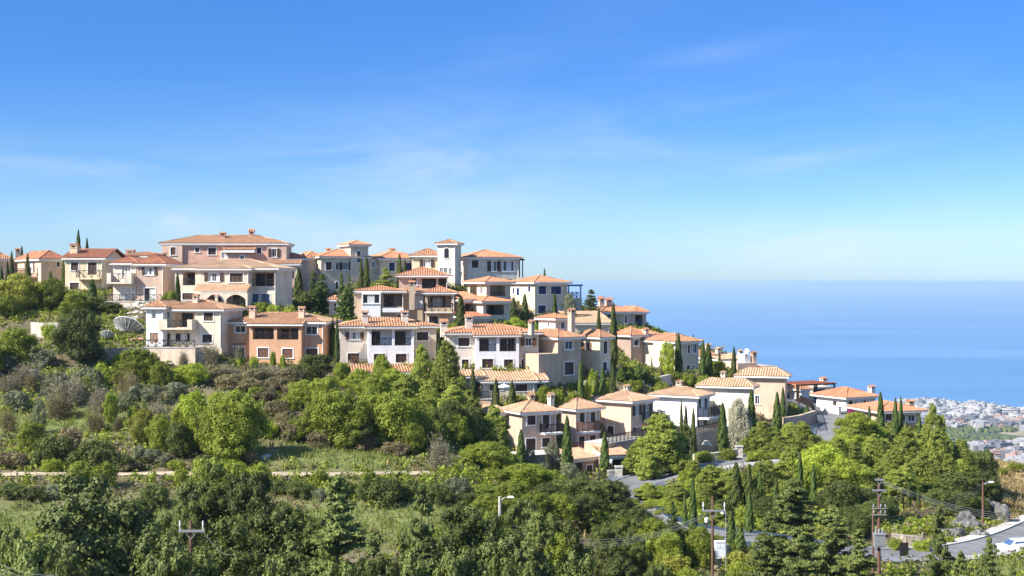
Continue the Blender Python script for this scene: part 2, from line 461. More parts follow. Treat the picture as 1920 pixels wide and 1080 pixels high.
class House:
    def __init__(s, name, label, cat, px, py, Y, th=0.0, group='houses on the hillside', tile='terra', wall='cream', trim='trim', wood='dark_wood'):
        p = at(px, py, Y)
        s.r = p; s.th = R(th)
        s.xa = Vector((math.cos(s.th), math.sin(s.th), 0)); s.ya = Vector((-math.sin(s.th), math.cos(s.th), 0))
        s.root = tag(empty(name, p, s.th), label, cat, group)
        s.tile, s.wall, s.trim, s.wood = tile, wall, trim, wood
        s.b = None

    def hit(s, px, py, dy):
        d = Vector(((px - 960) / F, 1, (HY - py) / F))
        t = (s.r.dot(s.ya) + dy) / d.dot(s.ya)
        w = d * t
        return (w - s.r).dot(s.xa), w.z - s.r.z

    def hitx(s, px, py, lx):
        d = Vector(((px - 960) / F, 1, (HY - py) / F))
        t = (s.r.dot(s.xa) + lx) / d.dot(s.xa)
        w = d * t
        return (w - s.r).dot(s.ya), w.z - s.r.z

    def world(s, x, y, z):
        return s.r + s.xa * x + s.ya * y + Vector((0, 0, z))

    def block(s, xa, xb, ye, yb, yr=None, dy=0.0, d=8.0, xl=None, roof='hip', over=0.5, wall=None, tile=None, feat=(), pitch=None, skirt=3.0, ground=True, eave=True):
        wall = wall or s.wall
        x0, z1 = s.hit(xa, ye, dy)
        _, z0 = s.hit(xa, yb, dy)
        x1, _ = s.hit(xb, ye, dy)
        if xl is not None:
            d = s.hitx(xl, ye, x0)[0] - dy
        b = s.b = dict(x0=x0, x1=x1, y0=dy, y1=dy + d, z0=z0, z1=z1)
        s.T = {'F': lambda u, z, n: (u, dy + n, z), 'L': lambda u, z, n: (x0 + n, u, z), 'R': lambda u, z, n: (x1 - n, u, z), 'B': lambda u, z, n: (u, dy + d - n, z)}
        if ground:
            for gx, gy in ((x0, dy), (x1, dy), ((x0 + x1) / 2, dy)):
                w = s.world(gx, gy, z0)
                GROUND.append((w.x, w.y, w.z))
        holes = {'F': [], 'L': [], 'R': [], 'B': []}
        todo = []
        for ft in feat:
            k, fx0, fy0, fx1, fy1 = ft[:5]
            face = ft[5] if len(ft) > 5 else 'F'
            opt = ft[6] if len(ft) > 6 else {}
            mx = (fx0 + fx1) / 2
            if face == 'F':
                u0 = s.hit(fx0, fy0, dy)[0]; u1 = s.hit(fx1, fy0, dy)[0]
                zt = s.hit(mx, fy0, dy)[1]; zb = s.hit(mx, fy1, dy)[1]
            else:
                lx = x0 if face == 'L' else x1
                u0 = s.hitx(fx0, fy0, lx)[0]; u1 = s.hitx(fx1, fy0, lx)[0]
                zt = s.hitx(mx, fy0, lx)[1]; zb = s.hitx(mx, fy1, lx)[1]
            if u0 > u1: u0, u1 = u1, u0
            lo, hi = (x0, x1) if face in 'FB' else (dy, dy + d)
            if k in ('sh', 'gl', 'go', 'lo', 'dr', 'op', 'gd'):
                u0 = max(u0, lo + .05); u1 = min(u1, hi - .05); zt = min(zt, z1 - .08); zb = max(zb, z0 + .02)
                if u1 - u0 < 0.12 or zt - zb < 0.12:
                    continue
                dp = opt.get('depth', 1.5) if k in ('lo', 'op') else 0.16
                holes[face].append((u0, u1, zb, zt, dp))
            todo.append((k, face, u0, u1, zb, zt, opt))
        # the wall with its openings
        mb = MB()
        for face, (lo, hi) in (('F', (x0, x1)), ('B', (x0, x1)), ('L', (dy, dy + d)), ('R', (dy, dy + d))):
            T = s.T[face]
            hs = holes[face]
            us = sorted({lo, hi, *[h[0] for h in hs], *[h[1] for h in hs]})
            zs = sorted({z0 - skirt, z1, *[h[2] for h in hs], *[h[3] for h in hs]})
            for ua, ub in zip(us, us[1:]):
                for za, zb in zip(zs, zs[1:]):
                    um, zm = (ua + ub) / 2, (za + zb) / 2
                    if any(h[0] < um < h[1] and h[2] < zm < h[3] for h in hs):
                        continue
                    mb.poly([T(ua, za, 0), T(ub, za, 0), T(ub, zb, 0), T(ua, zb, 0)])
            for ua, ub, za, zb, n in hs:
                mb.poly([T(ua, za, n), T(ub, za, n), T(ub, zb, n), T(ua, zb, n)])
                mb.poly([T(ua, za, 0), T(ua, za, n), T(ua, zb, n), T(ua, zb, 0)])
                mb.poly([T(ub, za, 0), T(ub, za, n), T(ub, zb, n), T(ub, zb, 0)])
                mb.poly([T(ua, za, 0), T(ub, za, 0), T(ub, za, n), T(ua, za, n)])
                mb.poly([T(ua, zb, 0), T(ub, zb, 0), T(ub, zb, n), T(ua, zb, n)])
        mb.poly([(x0, dy, z1), (x1, dy, z1), (x1, dy + d, z1), (x0, dy + d, z1)])
        # roof
        rz = z1 + 0.16
        o = over
        rd = None
        if roof:
            X0, X1, Y0, Y1 = x0 - o, x1 + o, dy - o, dy + d + o
            run = {'hip': min(X1 - X0, Y1 - Y0) / 2, 'gable': (Y1 - Y0) / 2, 'gabley': (X1 - X0) / 2, 'shed': Y1 - Y0, 'shedl': X1 - X0}[roof]
            if pitch is None:
                if yr is None:
                    pitch = 0.38
                else:
                    yy = {'hip': Y0 + run, 'gable': Y0 + run, 'gabley': (Y0 + Y1) / 2, 'shed': Y1, 'shedl': (Y0 + Y1) / 2}[roof]
                    c = s.world((x0 + x1) / 2, yy, 0)
                    zr = (HY - yr) * c.y / F - s.r.z
                    pitch = max(0.16, min(0.6, (zr - rz) / run))
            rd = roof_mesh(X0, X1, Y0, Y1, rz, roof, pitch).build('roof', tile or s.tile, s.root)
            b['pitch'], b['rz'], b['run'] = pitch, rz, run
            if eave:
                e = MB()
                e.box(X0 + .05, X1 - .05, Y0 + .05, Y1 - .05, z1 - 0.06, rz - 0.004)
                e.box(x0 - .12, x1 + .12, dy - .12, dy + d + .12, z1 - 0.26, z1 - 0.063)
                e.build('eave', s.trim, s.root)
            if roof in ('gable', 'gabley', 'shed'):
                if roof == 'gable':
                    hp = (d / 2 + o - .05) * pitch
                    for x in (x0, x1):
                        mb.poly([(x, dy, z1), (x, dy + d, z1), (x, dy + d / 2, rz + hp)])
                elif roof == 'gabley':
                    hp = ((x1 - x0) / 2 + o - .05) * pitch
                    for y in (dy, dy + d):
                        mb.poly([(x0, y, z1), (x1, y, z1), ((x0 + x1) / 2, y, rz + hp)])
                else:
                    hp = (d + o - .05) * pitch
                    for x in (x0, x1):
                        mb.poly([(x, dy, z1), (x, dy + d, z1), (x, dy + d, rz + hp)])
        mb.build('wall', wall, s.root)
        if roof and d > 3 and x1 - x0 > 2.5:
            dp = MB()
            dp.tube([(x1 - .14, dy - .07, z0), (x1 - .14, dy - .07, z1 - .3), (x1 - .14, dy - over * .8, z1 + .02)], .055, 6)
            dp.build('downpipe', 'trim', s.root)
        s.last_roof = rd
        for k, face, u0, u1, zb, zt, opt in todo:
            getattr(s, 'ft_' + k)(s.T[face], u0, u1, zb, zt, opt)
        return b

    # ---- windows and doors
    def surround(s, T, u0, u1, z0, z1, door=False, sur=True):
        mb = MB()
        w = 0.13
        if sur:
            mb.fbox(T, u0 - w, u0, z0, z1 + w, -.045, .02); mb.fbox(T, u1, u1 + w, z0, z1 + w, -.045, .02)
            mb.fbox(T, u0, u1, z1, z1 + w, -.045, .02)
            if not door:
                mb.fbox(T, u0 - w - .05, u1 + w + .05, z0 - .12, z0, -.10, .02)
        else:
            mb.fbox(T, u0 - .05, u1 + .05, z0 - .08, z0, -.07, .02)
        return mb.build('door' if door else 'window', s.trim, s.root)

    def leafs(s, T, u0, u1, z0, z1, n, mat, par, count=2, name='shutter'):
        w = (u1 - u0) / count
        for k in range(count):
            a, b = u0 + k * w + .015, u0 + (k + 1) * w - .015
            mb = MB()
            st = min(.09, (b - a) * .22)
            mb.fbox(T, a, a + st, z0, z1, n, n + .05); mb.fbox(T, b - st, b, z0, z1, n, n + .05)
            for zz in (z0, (z0 + z1) / 2 - .05, z1 - .1):
                mb.fbox(T, a + st, b - st, zz, zz + .1, n + .003, n + .047)
            m = max(3, int((z1 - z0) / .13))
            for j in range(m):
                zz = z0 + (z1 - z0) * (j + .5) / m
                mb.poly([T(a + st, zz - .055, n + .008), T(b - st, zz - .055, n + .008), T(b - st, zz + .05, n + .044), T(a + st, zz + .05, n + .044)])
            mb.fbox(T, a + st, b - st, z0 + .02, z1 - .02, n + .046, n + .049)
            mb.build(name, mat, par)

    def ft_sh(s, T, u0, u1, z0, z1, o):
        p = s.surround(T, u0, u1, z0, z1, z1 - z0 > 1.75 and u1 - u0 < 1.7, o.get('sur', True))
        s.leafs(T, u0, u1, z0, z1, .05, o.get('mat', s.wood), p, o.get('n', 2))

    def ft_dr(s, T, u0, u1, z0, z1, o):
        p = s.surround(T, u0, u1, z0, z1, True, o.get('sur', True))
        s.leafs(T, u0, u1, z0, z1, .06, o.get('mat', s.wood), p, 1 if u1 - u0 < 1.3 else 2, 'door_leaf')

    def ft_gl(s, T, u0, u1, z0, z1, o, n=.08):
        p = o.get('par') or s.surround(T, u0, u1, z0, z1, z1 - z0 > 1.9, o.get('sur', True))
        mb = MB()
        f = .06
        mb.fbox(T, u0, u0 + f, z0, z1, n, n + .06); mb.fbox(T, u1 - f, u1, z0, z1, n, n + .06)
        mb.fbox(T, u0 + f, u1 - f, z0, z0 + f, n, n + .06); mb.fbox(T, u0 + f, u1 - f, z1 - f, z1, n, n + .06)
        k = o.get('n', max(2, int(round((u1 - u0) / .75))))
        for j in range(1, k):
            c = u0 + (u1 - u0) * j / k
            mb.fbox(T, c - f / 2, c + f / 2, z0 + f, z1 - f, n, n + .06)
        mb.build('frame', o.get('fmat', 'white_paint'), p)
        g = MB()
        g.fbox(T, u0 + f - .01, u1 - f + .01, z0 + f - .01, z1 - f + .01, n + .025, n + .04)
        g.build('pane', o.get('glass', 'glass'), p)
        for a, b in o.get('cur', ()):
            c = MB()
            ua, ub = u0 + f + (u1 - u0 - 2 * f) * a, u0 + f + (u1 - u0 - 2 * f) * b
            m = max(3, int((ub - ua) / .12))
            for j in range(m):
                va, vb = ua + (ub - ua) * j / m, ua + (ub - ua) * (j + 1) / m
                c.poly([T(va, z0 + f, n + .012 + .008 * (j % 2)), T(vb, z0 + f, n + .012 + .008 * ((j + 1) % 2)), T(vb, z1 - f, n + .012 + .008 * ((j + 1) % 2)), T(va, z1 - f, n + .012 + .008 * (j % 2))])
            c.build('curtain', 'curtain', p)

    def ft_go(s, T, u0, u1, z0, z1, o):
        p = s.surround(T, u0, u1, z0, z1, False, True)
        s.ft_gl(T, u0, u1, z0, z1, dict(o, par=p))
        w = o.get('w', (u1 - u0) * .42)
        for a, b in ((u0 - w - .05, u0 - .05), (u1 + .05, u1 + w + .05)):
            s.leafs(T, a, b, z0, z1, -.11, o.get('mat', s.wood), p, 1)

    def ft_ar(s, T, u0, u1, z0, z1, o):
        """round headed window"""
        r = (u1 - u0) / 2; c = (u0 + u1) / 2; zs = z1 - r
        ring = [(u0, z0)] + [(c - r * math.cos(t), zs + r * math.sin(t)) for t in [math.pi * k / 10 for k in range(11)]] + [(u1, z0)]
        w = .13
        r2 = r + w
        outer = [(u0 - w, z0)] + [(c - r2 * math.cos(t), zs + r2 * math.sin(t)) for t in [math.pi * k / 10 for k in range(11)]] + [(u1 + w, z0)]
        mb = MB()
        for k in range(len(ring) - 1):
            a, b, cc, dd = ring[k], ring[k + 1], outer[k + 1], outer[k]
            mb.hexa([T(*a, .02), T(*b, .02), T(*cc, .02), T(*dd, .02), T(*a, -.07), T(*b, -.07), T(*cc, -.07), T(*dd, -.07)])
        mb.fbox(T, u0 - w, u1 + w, z0 - .1, z0, -.1, .02)
        p = mb.build('window', s.trim, s.root)
        g = MB()
        g.poly([T(a, b, -.012) for a, b in ring])
        g.build('pane', o.get('mat', 'glass'), p)
        f = MB()
        f.fbox(T, c - .03, c + .03, z0, z1, -.045, -.02); f.fbox(T, u0, u1, zs - .03, zs + .03, -.043, -.022)
        f.build('frame', o.get('fmat', 'dark_wood'), p)

    def ft_op(s, T, u0, u1, z0, z1, o):
        if o.get('rail'):
            mb = MB()
            railing(mb, T(u0, z0, .08), T(u1, z0, .08), o['rail'], o.get('style', 'x'))
            mb.build('railing', o.get('rmat', 'iron'), s.root)

    def ft_lo(s, T, u0, u1, z0, z1, o):
        """a roofed balcony cut into the wall, with doors in its back wall"""
        dp = o.get('depth', 1.5)
        w = u1 - u0
        for k, a, b in o.get('back', (('gl', .1, .55), ('sh', .6, .92))):
            T2 = lambda u, z, n: T(u, z, n + dp - .16)
            ua, ub = u0 + w * a, u0 + w * b
            zt = z0 + (z1 - z0) * .86
            if k == 'gl':
                mb = MB(); mb.fbox(T2, ua - .06, ub + .06, zt, zt + .06, .02, .15)
                p = mb.build('door', s.wood, s.root)
                s.ft_gl(T2, ua, ub, z0 + .03, zt, dict(par=p, fmat=o.get('fmat', s.wood), cur=o.get('cur', ())), .06)
            else:
                mb = MB(); mb.fbox(T2, ua - .06, ub + .06, zt, zt + .06, .02, .15)
                p = mb.build('door', s.wood, s.root)
                s.leafs(T2, ua, ub, z0 + .03, zt, .08, s.wood, p, 2)
        if o.get('rail', .95):
            mb = MB()
            railing(mb, T(u0, z0, .1), T(u1, z0, .1), o.get('rail', .95), o.get('style', 'x'))
            mb.build('railing', 'iron', s.root)
        if o.get('arch'):
            rise = o['arch']
            mb = MB(); n = 10
            for k in range(n):
                ua, ub = u0 + w * k / n, u0 + w * (k + 1) / n
                f = lambda u: z1 - rise * (2 * (u - u0) / w - 1) ** 2 - .02
                mb.hexa([T(ua, f(ua), .003), T(ub, f(ub), .003), T(ub, f(ub), .3), T(ua, f(ua), .3), T(ua, z1, .003), T(ub, z1, .003), T(ub, z1, .3), T(ua, z1, .3)])
            mb.build('arch', s.b_wall if hasattr(s, 'b_wall') else s.wall, s.root)

    def ft_ba(s, T, u0, u1, z0, z1, o):
        """a balcony that stands out from the wall: z0 underside, z1 top of its railing"""
        pr = o.get('proj', 1.2)
        solid = o.get('solid')
        th = .24
        mb = MB()
        mb.fbox(T, u0, u1, z0, z0 + th, -pr, -.003)
        if solid:
            gap = o.get('gap')
            if gap:
                ga, gb = u0 + (u1 - u0) * gap[0], u0 + (u1 - u0) * gap[1]
                mb.fbox(T, u0, ga, z0 + th, z1, -pr, -pr + .16); mb.fbox(T, gb, u1, z0 + th, z1, -pr, -pr + .16)
            else:
                mb.fbox(T, u0, u1, z0 + th, z1, -pr, -pr + .16)
            mb.fbox(T, u0, u0 + .16, z0 + th, z1, -pr + .16, -.003); mb.fbox(T, u1 - .16, u1, z0 + th, z1, -pr + .16, -.003)
        p = mb.build('balcony', o.get('mat', s.trim), s.root)
        r = MB()
        if not solid:
            h = z1 - z0 - th
            zz = z0 + th
            a, b, c, d = T(u0 + .06, zz, -.05), T(u0 + .06, zz, -pr + .06), T(u1 - .06, zz, -pr + .06), T(u1 - .06, zz, -.05)
            for q, e in ((a, b), (b, c), (c, d)):
                railing(r, q, e, h, o.get('style', 'x'))
            r.build('railing', o.get('rmat', 'iron'), p)
        elif o.get('gap'):
            railing(r, T(ga, z0 + th, -pr + .08), T(gb, z0 + th, -pr + .08), z1 - z0 - th - .1, 'x')
            r.build('railing', 'iron', p)

    def ft_fence(s, T, u0, u1, z0, z1, o):
        mb = MB()
        railing(mb, T(u0, z0, o.get('n', -1.5)), T(u1, z0, o.get('n', -1.5)), z1 - z0, o.get('style', 'x'))
        mb.build('railing', o.get('rmat', 'iron'), s.root)

    def ft_canopy(s, T, u0, u1, z0, z1, o):
        """a small tiled lean-to over openings"""
        pr = o.get('proj', 1.0)
        mb = MB()
        n = max(4, int((u1 - u0) / .34) * 4)
        for k in range(n):
            h0 = .06 * (0, .7, 1, .7)[k % 4]; h1 = .06 * (0, .7, 1, .7)[(k + 1) % 4]
            a, b = u0 + (u1 - u0) * k / n, u0 + (u1 - u0) * (k + 1) / n
            mb.poly([T(a, z0 + h0, -pr), T(b, z0 + h1, -pr), T(b, z1 + h1, -.02), T(a, z1 + h0, -.02)], [(a, 0), (b, 0), (b, pr * 1.2), (a, pr * 1.2)])
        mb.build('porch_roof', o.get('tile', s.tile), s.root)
        e = MB()
        e.fbox(T, u0 + .04, u1 - .04, z0 - .14, z0 - .02, -pr + .04, -.004)
        e.build('porch_beam', s.trim, s.root)

    def chimney(s, px0, py0, px1, py1, dy, d=None, wall=None, gab=False):
        xm, z1 = s.hit((px0 + px1) / 2, py0, dy); _, z0 = s.hit((px0 + px1) / 2, py1, dy)
        w = (px1 - px0) * s.world(xm, dy, 0).y / F / (abs(math.cos(s.th)) + (0.8 * abs(math.sin(s.th)) if abs(s.th) > .3 else 0))
        x0, x1 = xm - w / 2, xm + w / 2
        d = d or w
        z0 -= 0.7
        cap = min(.55, (z1 - z0) * .35)
        mb = MB()
        mb.box(x0, x1, dy, dy + d, z0, z1 - cap)
        mb.box(x0 - .07, x1 + .07, dy - .07, dy + d + .07, z1 - cap, z1 - cap + .09)
        t = w * .22
        for a in (x0, x1 - t):
            for b in (dy, dy + d - t):
                mb.box(a, a + t, b, b + t, z1 - cap + .09, z1 - .2)
        mb.box(x0 - .09, x1 + .09, dy - .09, dy + d + .09, z1 - .2, z1 - .12)
        c = mb.build('chimney', wall or s.wall, s.root)
        k = MB()
        k.box(x0 + t, x1 - t, dy + t, dy + d - t, z1 - cap + .092, z1 - .202)
        k.build('flue', 'iron', c)
        g = MB()
        zt = z1 + (.28 if gab else .1)
        X0, X1, Y0, Y1 = x0 - .13, x1 + .13, dy - .13, dy + d + .13
        ym = dy + d / 2
        n = 8
        for j in range(n):
            a, b = X0 + (X1 - X0) * j / n, X0 + (X1 - X0) * (j + 1) / n
            h0, h1 = .05 * (j % 2), .05 * ((j + 1) % 2)
            g.poly([(a, Y0, z1 - .119 + h0), (b, Y0, z1 - .119 + h1), (b, ym, zt + h1), (a, ym, zt + h0)], [(a, 0), (b, 0), (b, .4), (a, .4)])
            g.poly([(a, Y1, z1 - .119 + h0), (b, Y1, z1 - .119 + h1), (b, ym, zt + h1), (a, ym, zt + h0)], [(a, 0), (b, 0), (b, .4), (a, .4)])
        g.poly([(X0, Y0, z1 - .119), (X0, Y1, z1 - .119), (X0, ym, zt)]); g.poly([(X1, Y0, z1 - .119), (X1, Y1, z1 - .119), (X1, ym, zt)])
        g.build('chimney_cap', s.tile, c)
        return c

    def slab(s, xa, xb, yt, yb, dy, d, mat=None, name='terrace_wall', sink=1.5, cope=True):
        x0, z1 = s.hit(xa, yt, dy); x1, z0 = s.hit(xb, yb, dy)
        mb = MB()
        mb.box(x0, x1, dy, dy + d, z0 - sink, z1)
        o = mb.build(name, mat or 'terrace_wall', s.root)
        if cope:
            c = MB(); c.box(x0 - .06, x1 + .06, dy - .06, dy + d, z1 + .002, z1 + .12)
            c.build('coping', 'pavement', o)
        for gx in (x0, (x0 + x1) / 2, x1):
            w = s.world(gx, dy - .3, z0)
            GROUND.append((w.x, w.y, w.z))
        return o

    def pergola(s, xa, xb, yt, yb, dy, d, mat, slats=True, side=False):
        x0, z1 = s.hit(xa, yt, dy); x1, z0 = s.hit(xb, yb, dy)
        mb = MB()
        for x in (x0 + .08, x1 - .08):
            for y in (dy + .08, dy + d - .08):
                mb.beam((x, y, z0), (x, y, z1 - .2), .15)
        for y in (dy + .08, dy + d - .08):
            mb.beam((x0 - .3, y, z1 - .1), (x1 + .3, y, z1 - .1), .12, .2)
        n = max(3, int((x1 - x0) / .5))
        if slats:
            for k in range(n + 1):
                x = x0 + (x1 - x0) * k / n
                mb.beam((x, dy - .4, z1 + .06), (x, dy + d + .2, z1 + .06), .07, .12)
        return mb.build('pergola', mat, s.root)

# ---------------------------------------------------------------- the houses, from the upper left to the lower right
random.seed(5)
# far left
h = House('villa', 'cream house cut by the left edge of the photo, red roof and pale chimney', 'house', -22, 540, 232, 20, tile='terra', wall='peach')
h.block(-22, 22, 488, 540, 474, d=9)
h.chimney(28.5, 466, 38, 482, 4.0, wall='peach')
h.block(22.5, 36, 491, 540, 481, dy=1.5, d=6, pitch=.25)

h = House('villa', 'peach house with dark balcony railing between two cypresses, second from the left edge', 'house', 77, 538, 222, 34, tile='rust', wall='peach')
h.block(77, 120, 487.5, 538, 470.5, xl=33, feat=[('sh', 106, 491.5, 112, 500, 'F', dict(n=1)), ('go', 49, 491, 63, 510, 'L', dict(w=.5, mat='brown_wood', cur=((.1, .9),))),
      ('ba', 27, 503.5, 71, 521, 'L', dict(proj=1.1, mat='peach')), ('sh', 45, 524, 56, 537, 'L')])

h = House('villa', 'pale yellow gabled house with solid white balcony and red roof', 'house', 122, 548, 218, -3, tile='rust', wall='yellow')
h.block(122, 193, 486, 548, 467.5, d=10, roof='gable', feat=[('sh', 133, 492, 147, 507), ('sh', 165, 492, 181.5, 515), ('ba', 147.5, 507, 192, 524, 'F', dict(proj=1.3, mat='yellow')),
      ('sh', 131, 530, 148, 547, 'F', dict(n=3)), ('dr', 166, 528, 176, 547)])
h.chimney(130.5, 458, 144.5, 478, 2.2)

h = House('villa', 'two winged peach house with glass doors above the rubble bank, hipped red roof', 'house', 212, 566, 210, -4, tile='rust', wall='ivory', group='houses on the hillside')
h.block(212, 256, 495.5, 566, 481, d=7.5, feat=[('gl', 229, 499, 244, 518.5, 'F', dict(fmat='dark_wood', cur=((.05, .95),))),
      ('ba', 207, 512, 253, 532, 'F', dict(proj=1.6, mat='ivory', solid=True, gap=(.18, .78))), ('gl', 226, 539, 246, 558.5, 'F', dict(cur=((.0, 1),)))])
h.block(256.3, 307, 497, 566, 478, dy=-.5, d=8.2, wall='mauve', feat=[('go', 272.5, 501, 288.5, 515.5, 'F', dict(cur=((.0, .4), (.7, 1)), w=.45)),
      ('gl', 270.5, 540, 291, 566, 'F', dict(n=2, cur=((.55, 1),))), ('sh', 312, 545, 320, 560)])
p_ = h
h.slab(198, 303, 566, 571, -2.6, 2.05, 'terrace_wall')
mb = MB(); railing(mb, (h.hit(198, 566, -2.5)[0], -2.5, h.hit(198, 566, -2.5)[1] + .1), (h.hit(302, 566, -2.5)[0], -2.5, h.hit(198, 566, -2.5)[1] + .1), .95)
mb.build('railing', 'iron', h.root)

h = House('low_house', 'pale roof showing behind the yellow gabled house, left of the big pink one', 'house', 222, 520, 236, 0, tile='salmon', wall='cream')
h.block(214, 312, 482, 522, 473, d=8)
h.chimney(236, 469, 250, 478, 4)

# the large pink building
h = House('apartment_house', 'large three storey pink building at the left end of the ridge', 'building', 342, 545, 226, 4, tile='terra', wall='pink')
h.block(304, 536.5, 458, 548, 442, d=10, feat=[('sh', 366, 464, 374, 473, 'F', dict(n=1, mat='brown_wood')), ('sh', 390.5, 465, 405, 477.5), ('sh', 482, 465, 490, 475.5, 'F', dict(mat='blue_paint'))])
h.block(303.5, 341.7, 459, 548, None, dy=-.38, d=8, roof=None, wall='peach', feat=[('sh', 320, 463.5, 329.5, 478, 'F', dict(mat='brown_wood')), ('sh', 319, 501, 329, 514), ('gl', 312, 537, 325, 546)])
h.block(500.3, 537.2, 459.6, 545, None, dy=-.3, d=8.5, roof=None, wall='mauve', feat=[('go', 510, 466.5, 518.5, 482, 'F', dict(w=.5))])
h.block(426, 473, 475, 520, 463, dy=-1.2, d=1.15, roof=None, feat=[('gl', 450, 479, 458, 486)])
h.block(415, 425.8, 470, 520, None, dy=-.9, d=.88, roof=None, feat=[('gl', 415.6, 472, 425.2, 484, 'F', dict(n=2, cur=((0, 1),)))])
h.block(420, 476, 470.5, 474.8, 463.5, dy=-1.5, d=1.4, roof='shed', over=.15, skirt=0, ground=False)
h.block(500.3, 558, 497, 573, 487, dy=-4.2, d=3.75, roof='shed', wall='mauve', over=.45, feat=[('go', 531, 503.5, 542.5, 520, 'F', dict(glass='glass_blue', w=.5)), ('go', 531, 539, 542.5, 556, 'F', dict(glass='glass_blue', w=.5))])
h.chimney(412.5, 436, 422, 450.5, 3.0)
h.chimney(467, 432.5, 475.5, 446, 4.6, gab=True)
h.chimney(306, 474, 311.5, 486, -2.0, wall='peach')

# cream villa in front of it
h = House('villa', 'wide cream villa with tiled porch over two arches, in front of the big pink building', 'house', 328, 577, 205, -5, tile='sand', wall='cream')
h.block(328, 518, 505, 577, 487.5, d=9.5, feat=[('lo', 343, 510, 366, 535, 'F', dict(back=(('sh', .12, .9),), depth=1.6)), ('sh', 342, 549.5, 364, 562, 'F', dict(n=3)),
      ('lo', 473, 510.5, 515.5, 536.5, 'F', dict(depth=2.2, back=(('gl', .0, .4), ('sh', .45, .75)))), ('gl', 473.5, 551, 506, 568, 'F', dict(glass='glass_blue', fmat='dark_wood', n=3, cur=((.3, .5),)))])
h.block(375.8, 467, 505.8, 577, 490, dy=-1.4, d=7.5, feat=[('go', 391, 512.5, 411.5, 527.5, 'F', dict(cur=((0, .33), (.67, 1)), w=.55)), ('sh', 431, 512.5, 455.5, 529, 'F', dict(n=3)),
      ('canopy', 370, 533, 471.5, 546.5, 'F', dict(proj=2.3))])
h.block(375.8, 464, 546.2, 577, None, dy=-3.6, d=2.15, roof=None, feat=[('lo', 387, 551.5, 416, 571, 'F', dict(arch=.7, depth=1.8, back=(('sh', .15, .85),), rail=.8)),
      ('lo', 424, 552, 460.5, 573.5, 'F', dict(arch=.7, depth=1.8, rail=.85, back=(('gl', .2, .55), ('gl', .6, .95))))])
h.chimney(403, 553, 408, 556, -4)

# white and cream house with the big terrace
h = House('villa', 'white and cream house with a stepped balcony above the high pale terrace wall', 'house', 274, 651, 190, -9, tile='terra', wall='cream')
h.block(308, 415.5, 582, 651, 561.5, d=8, feat=[('lo', 324, 584.5, 365, 613, 'F', dict(depth=1.6, rail=0, back=(('gl', .22, .72),))), ('sh', 382, 585.5, 399.5, 601.5, 'F', dict(n=3)), ('dr', 308.6, 625, 319, 651, 'F', dict(sur=False)),
      ('gl', 329, 625, 356, 641, 'F', dict(fmat='dark_wood', sur=False, cur=((.3, .8),))), ('sh', 379.5, 627, 398, 642.5, 'F', dict(n=3)), ('op', 309.5, 586, 317.5, 597, 'F', dict(depth=.5)),
      ('ba', 304.5, 598.5, 368, 617.5, 'F', dict(proj=1.5, solid=True, gap=(.27, .86), mat='cream'))])
h.block(274, 307.6, 578.5, 651, 563.5, dy=-1.0, d=7.5, wall='white', feat=[('op', 284, 581, 292, 597, 'F', dict(depth=.8)), ('sh', 281, 624, 297, 643, 'F', dict(mat='pale_wood', n=3, sur=False))])
h.chimney(361, 553, 370.5, 569, 2.2)
h.slab(265, 366, 652.5, 690, -3.4, 3.3, 'terrace_wall')
h.slab(366.3, 390, 662, 690, -2.6, 2.5, 'terrace_wall')
z = h.hit(262, 652.5, -3.3)[1] + .12
mb = MB(); railing(mb, (h.hit(249, 652.5, -3.3)[0], -3.3, z), (h.hit(365, 652.5, -3.3)[0], -3.3, z), .95, w=.075)
mb.build('railing', 'iron', h.root)

# orange house
h = House('villa', 'orange house with two roofed balconies and two chimneys', 'house', 467, 682, 190, -7, tile='terra', wall='orange')
h.block(427, 607.5, 605.5, 682, 586.5, dy=.5, d=8, over=.45, feat=[('gl', 441, 611.5, 460, 623.5, 'F', dict(n=2)), ('sh', 439, 652, 458, 675, 'F', dict(mat='brown_wood', n=2)), ('canopy', 437, 643.5, 461, 647.5, 'F', dict(proj=.6)),
      ('gl', 573.5, 612, 595, 627, 'F', dict(n=2)), ('sh', 573.5, 653.5, 596, 669, 'F', dict(mat='brown_wood', n=3))])
pt_ = h.b['pitch']; zm = h.b['rz']
b = h.block(467.5, 565, 611.5, 682, None, dy=-.75, d=1.22, roof=None, feat=[('lo', 474, 614.5, 513.5, 636.5, 'F', dict(depth=1.1, back=(('gl', .05, .45), ('gl', .5, .95)))), ('lo', 519.5, 615, 559.5, 637, 'F', dict(depth=1.1, back=(('sh', .1, .45), ('gl', .55, .95)))),
      ('sh', 483.5, 652.5, 503.5, 670, 'F', dict(mat='brown_wood', n=3)), ('sh', 529.5, 654, 549, 671, 'F', dict(mat='brown_wood', n=3))])
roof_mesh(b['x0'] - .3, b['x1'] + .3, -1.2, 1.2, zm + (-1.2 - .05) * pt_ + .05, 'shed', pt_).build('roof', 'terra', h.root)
mb = MB(); mb.box(b['x0'] - .25, b['x1'] + .25, -1.15, .0, zm - 1.25 * pt_ - .16, zm - 1.25 * pt_ + .04); mb.build('eave', 'trim', h.root)
h.chimney(467, 574.5, 478, 594, 1.6, wall='peach')
h.chimney(559.5, 576, 570, 595.5, 1.8, wall='peach')

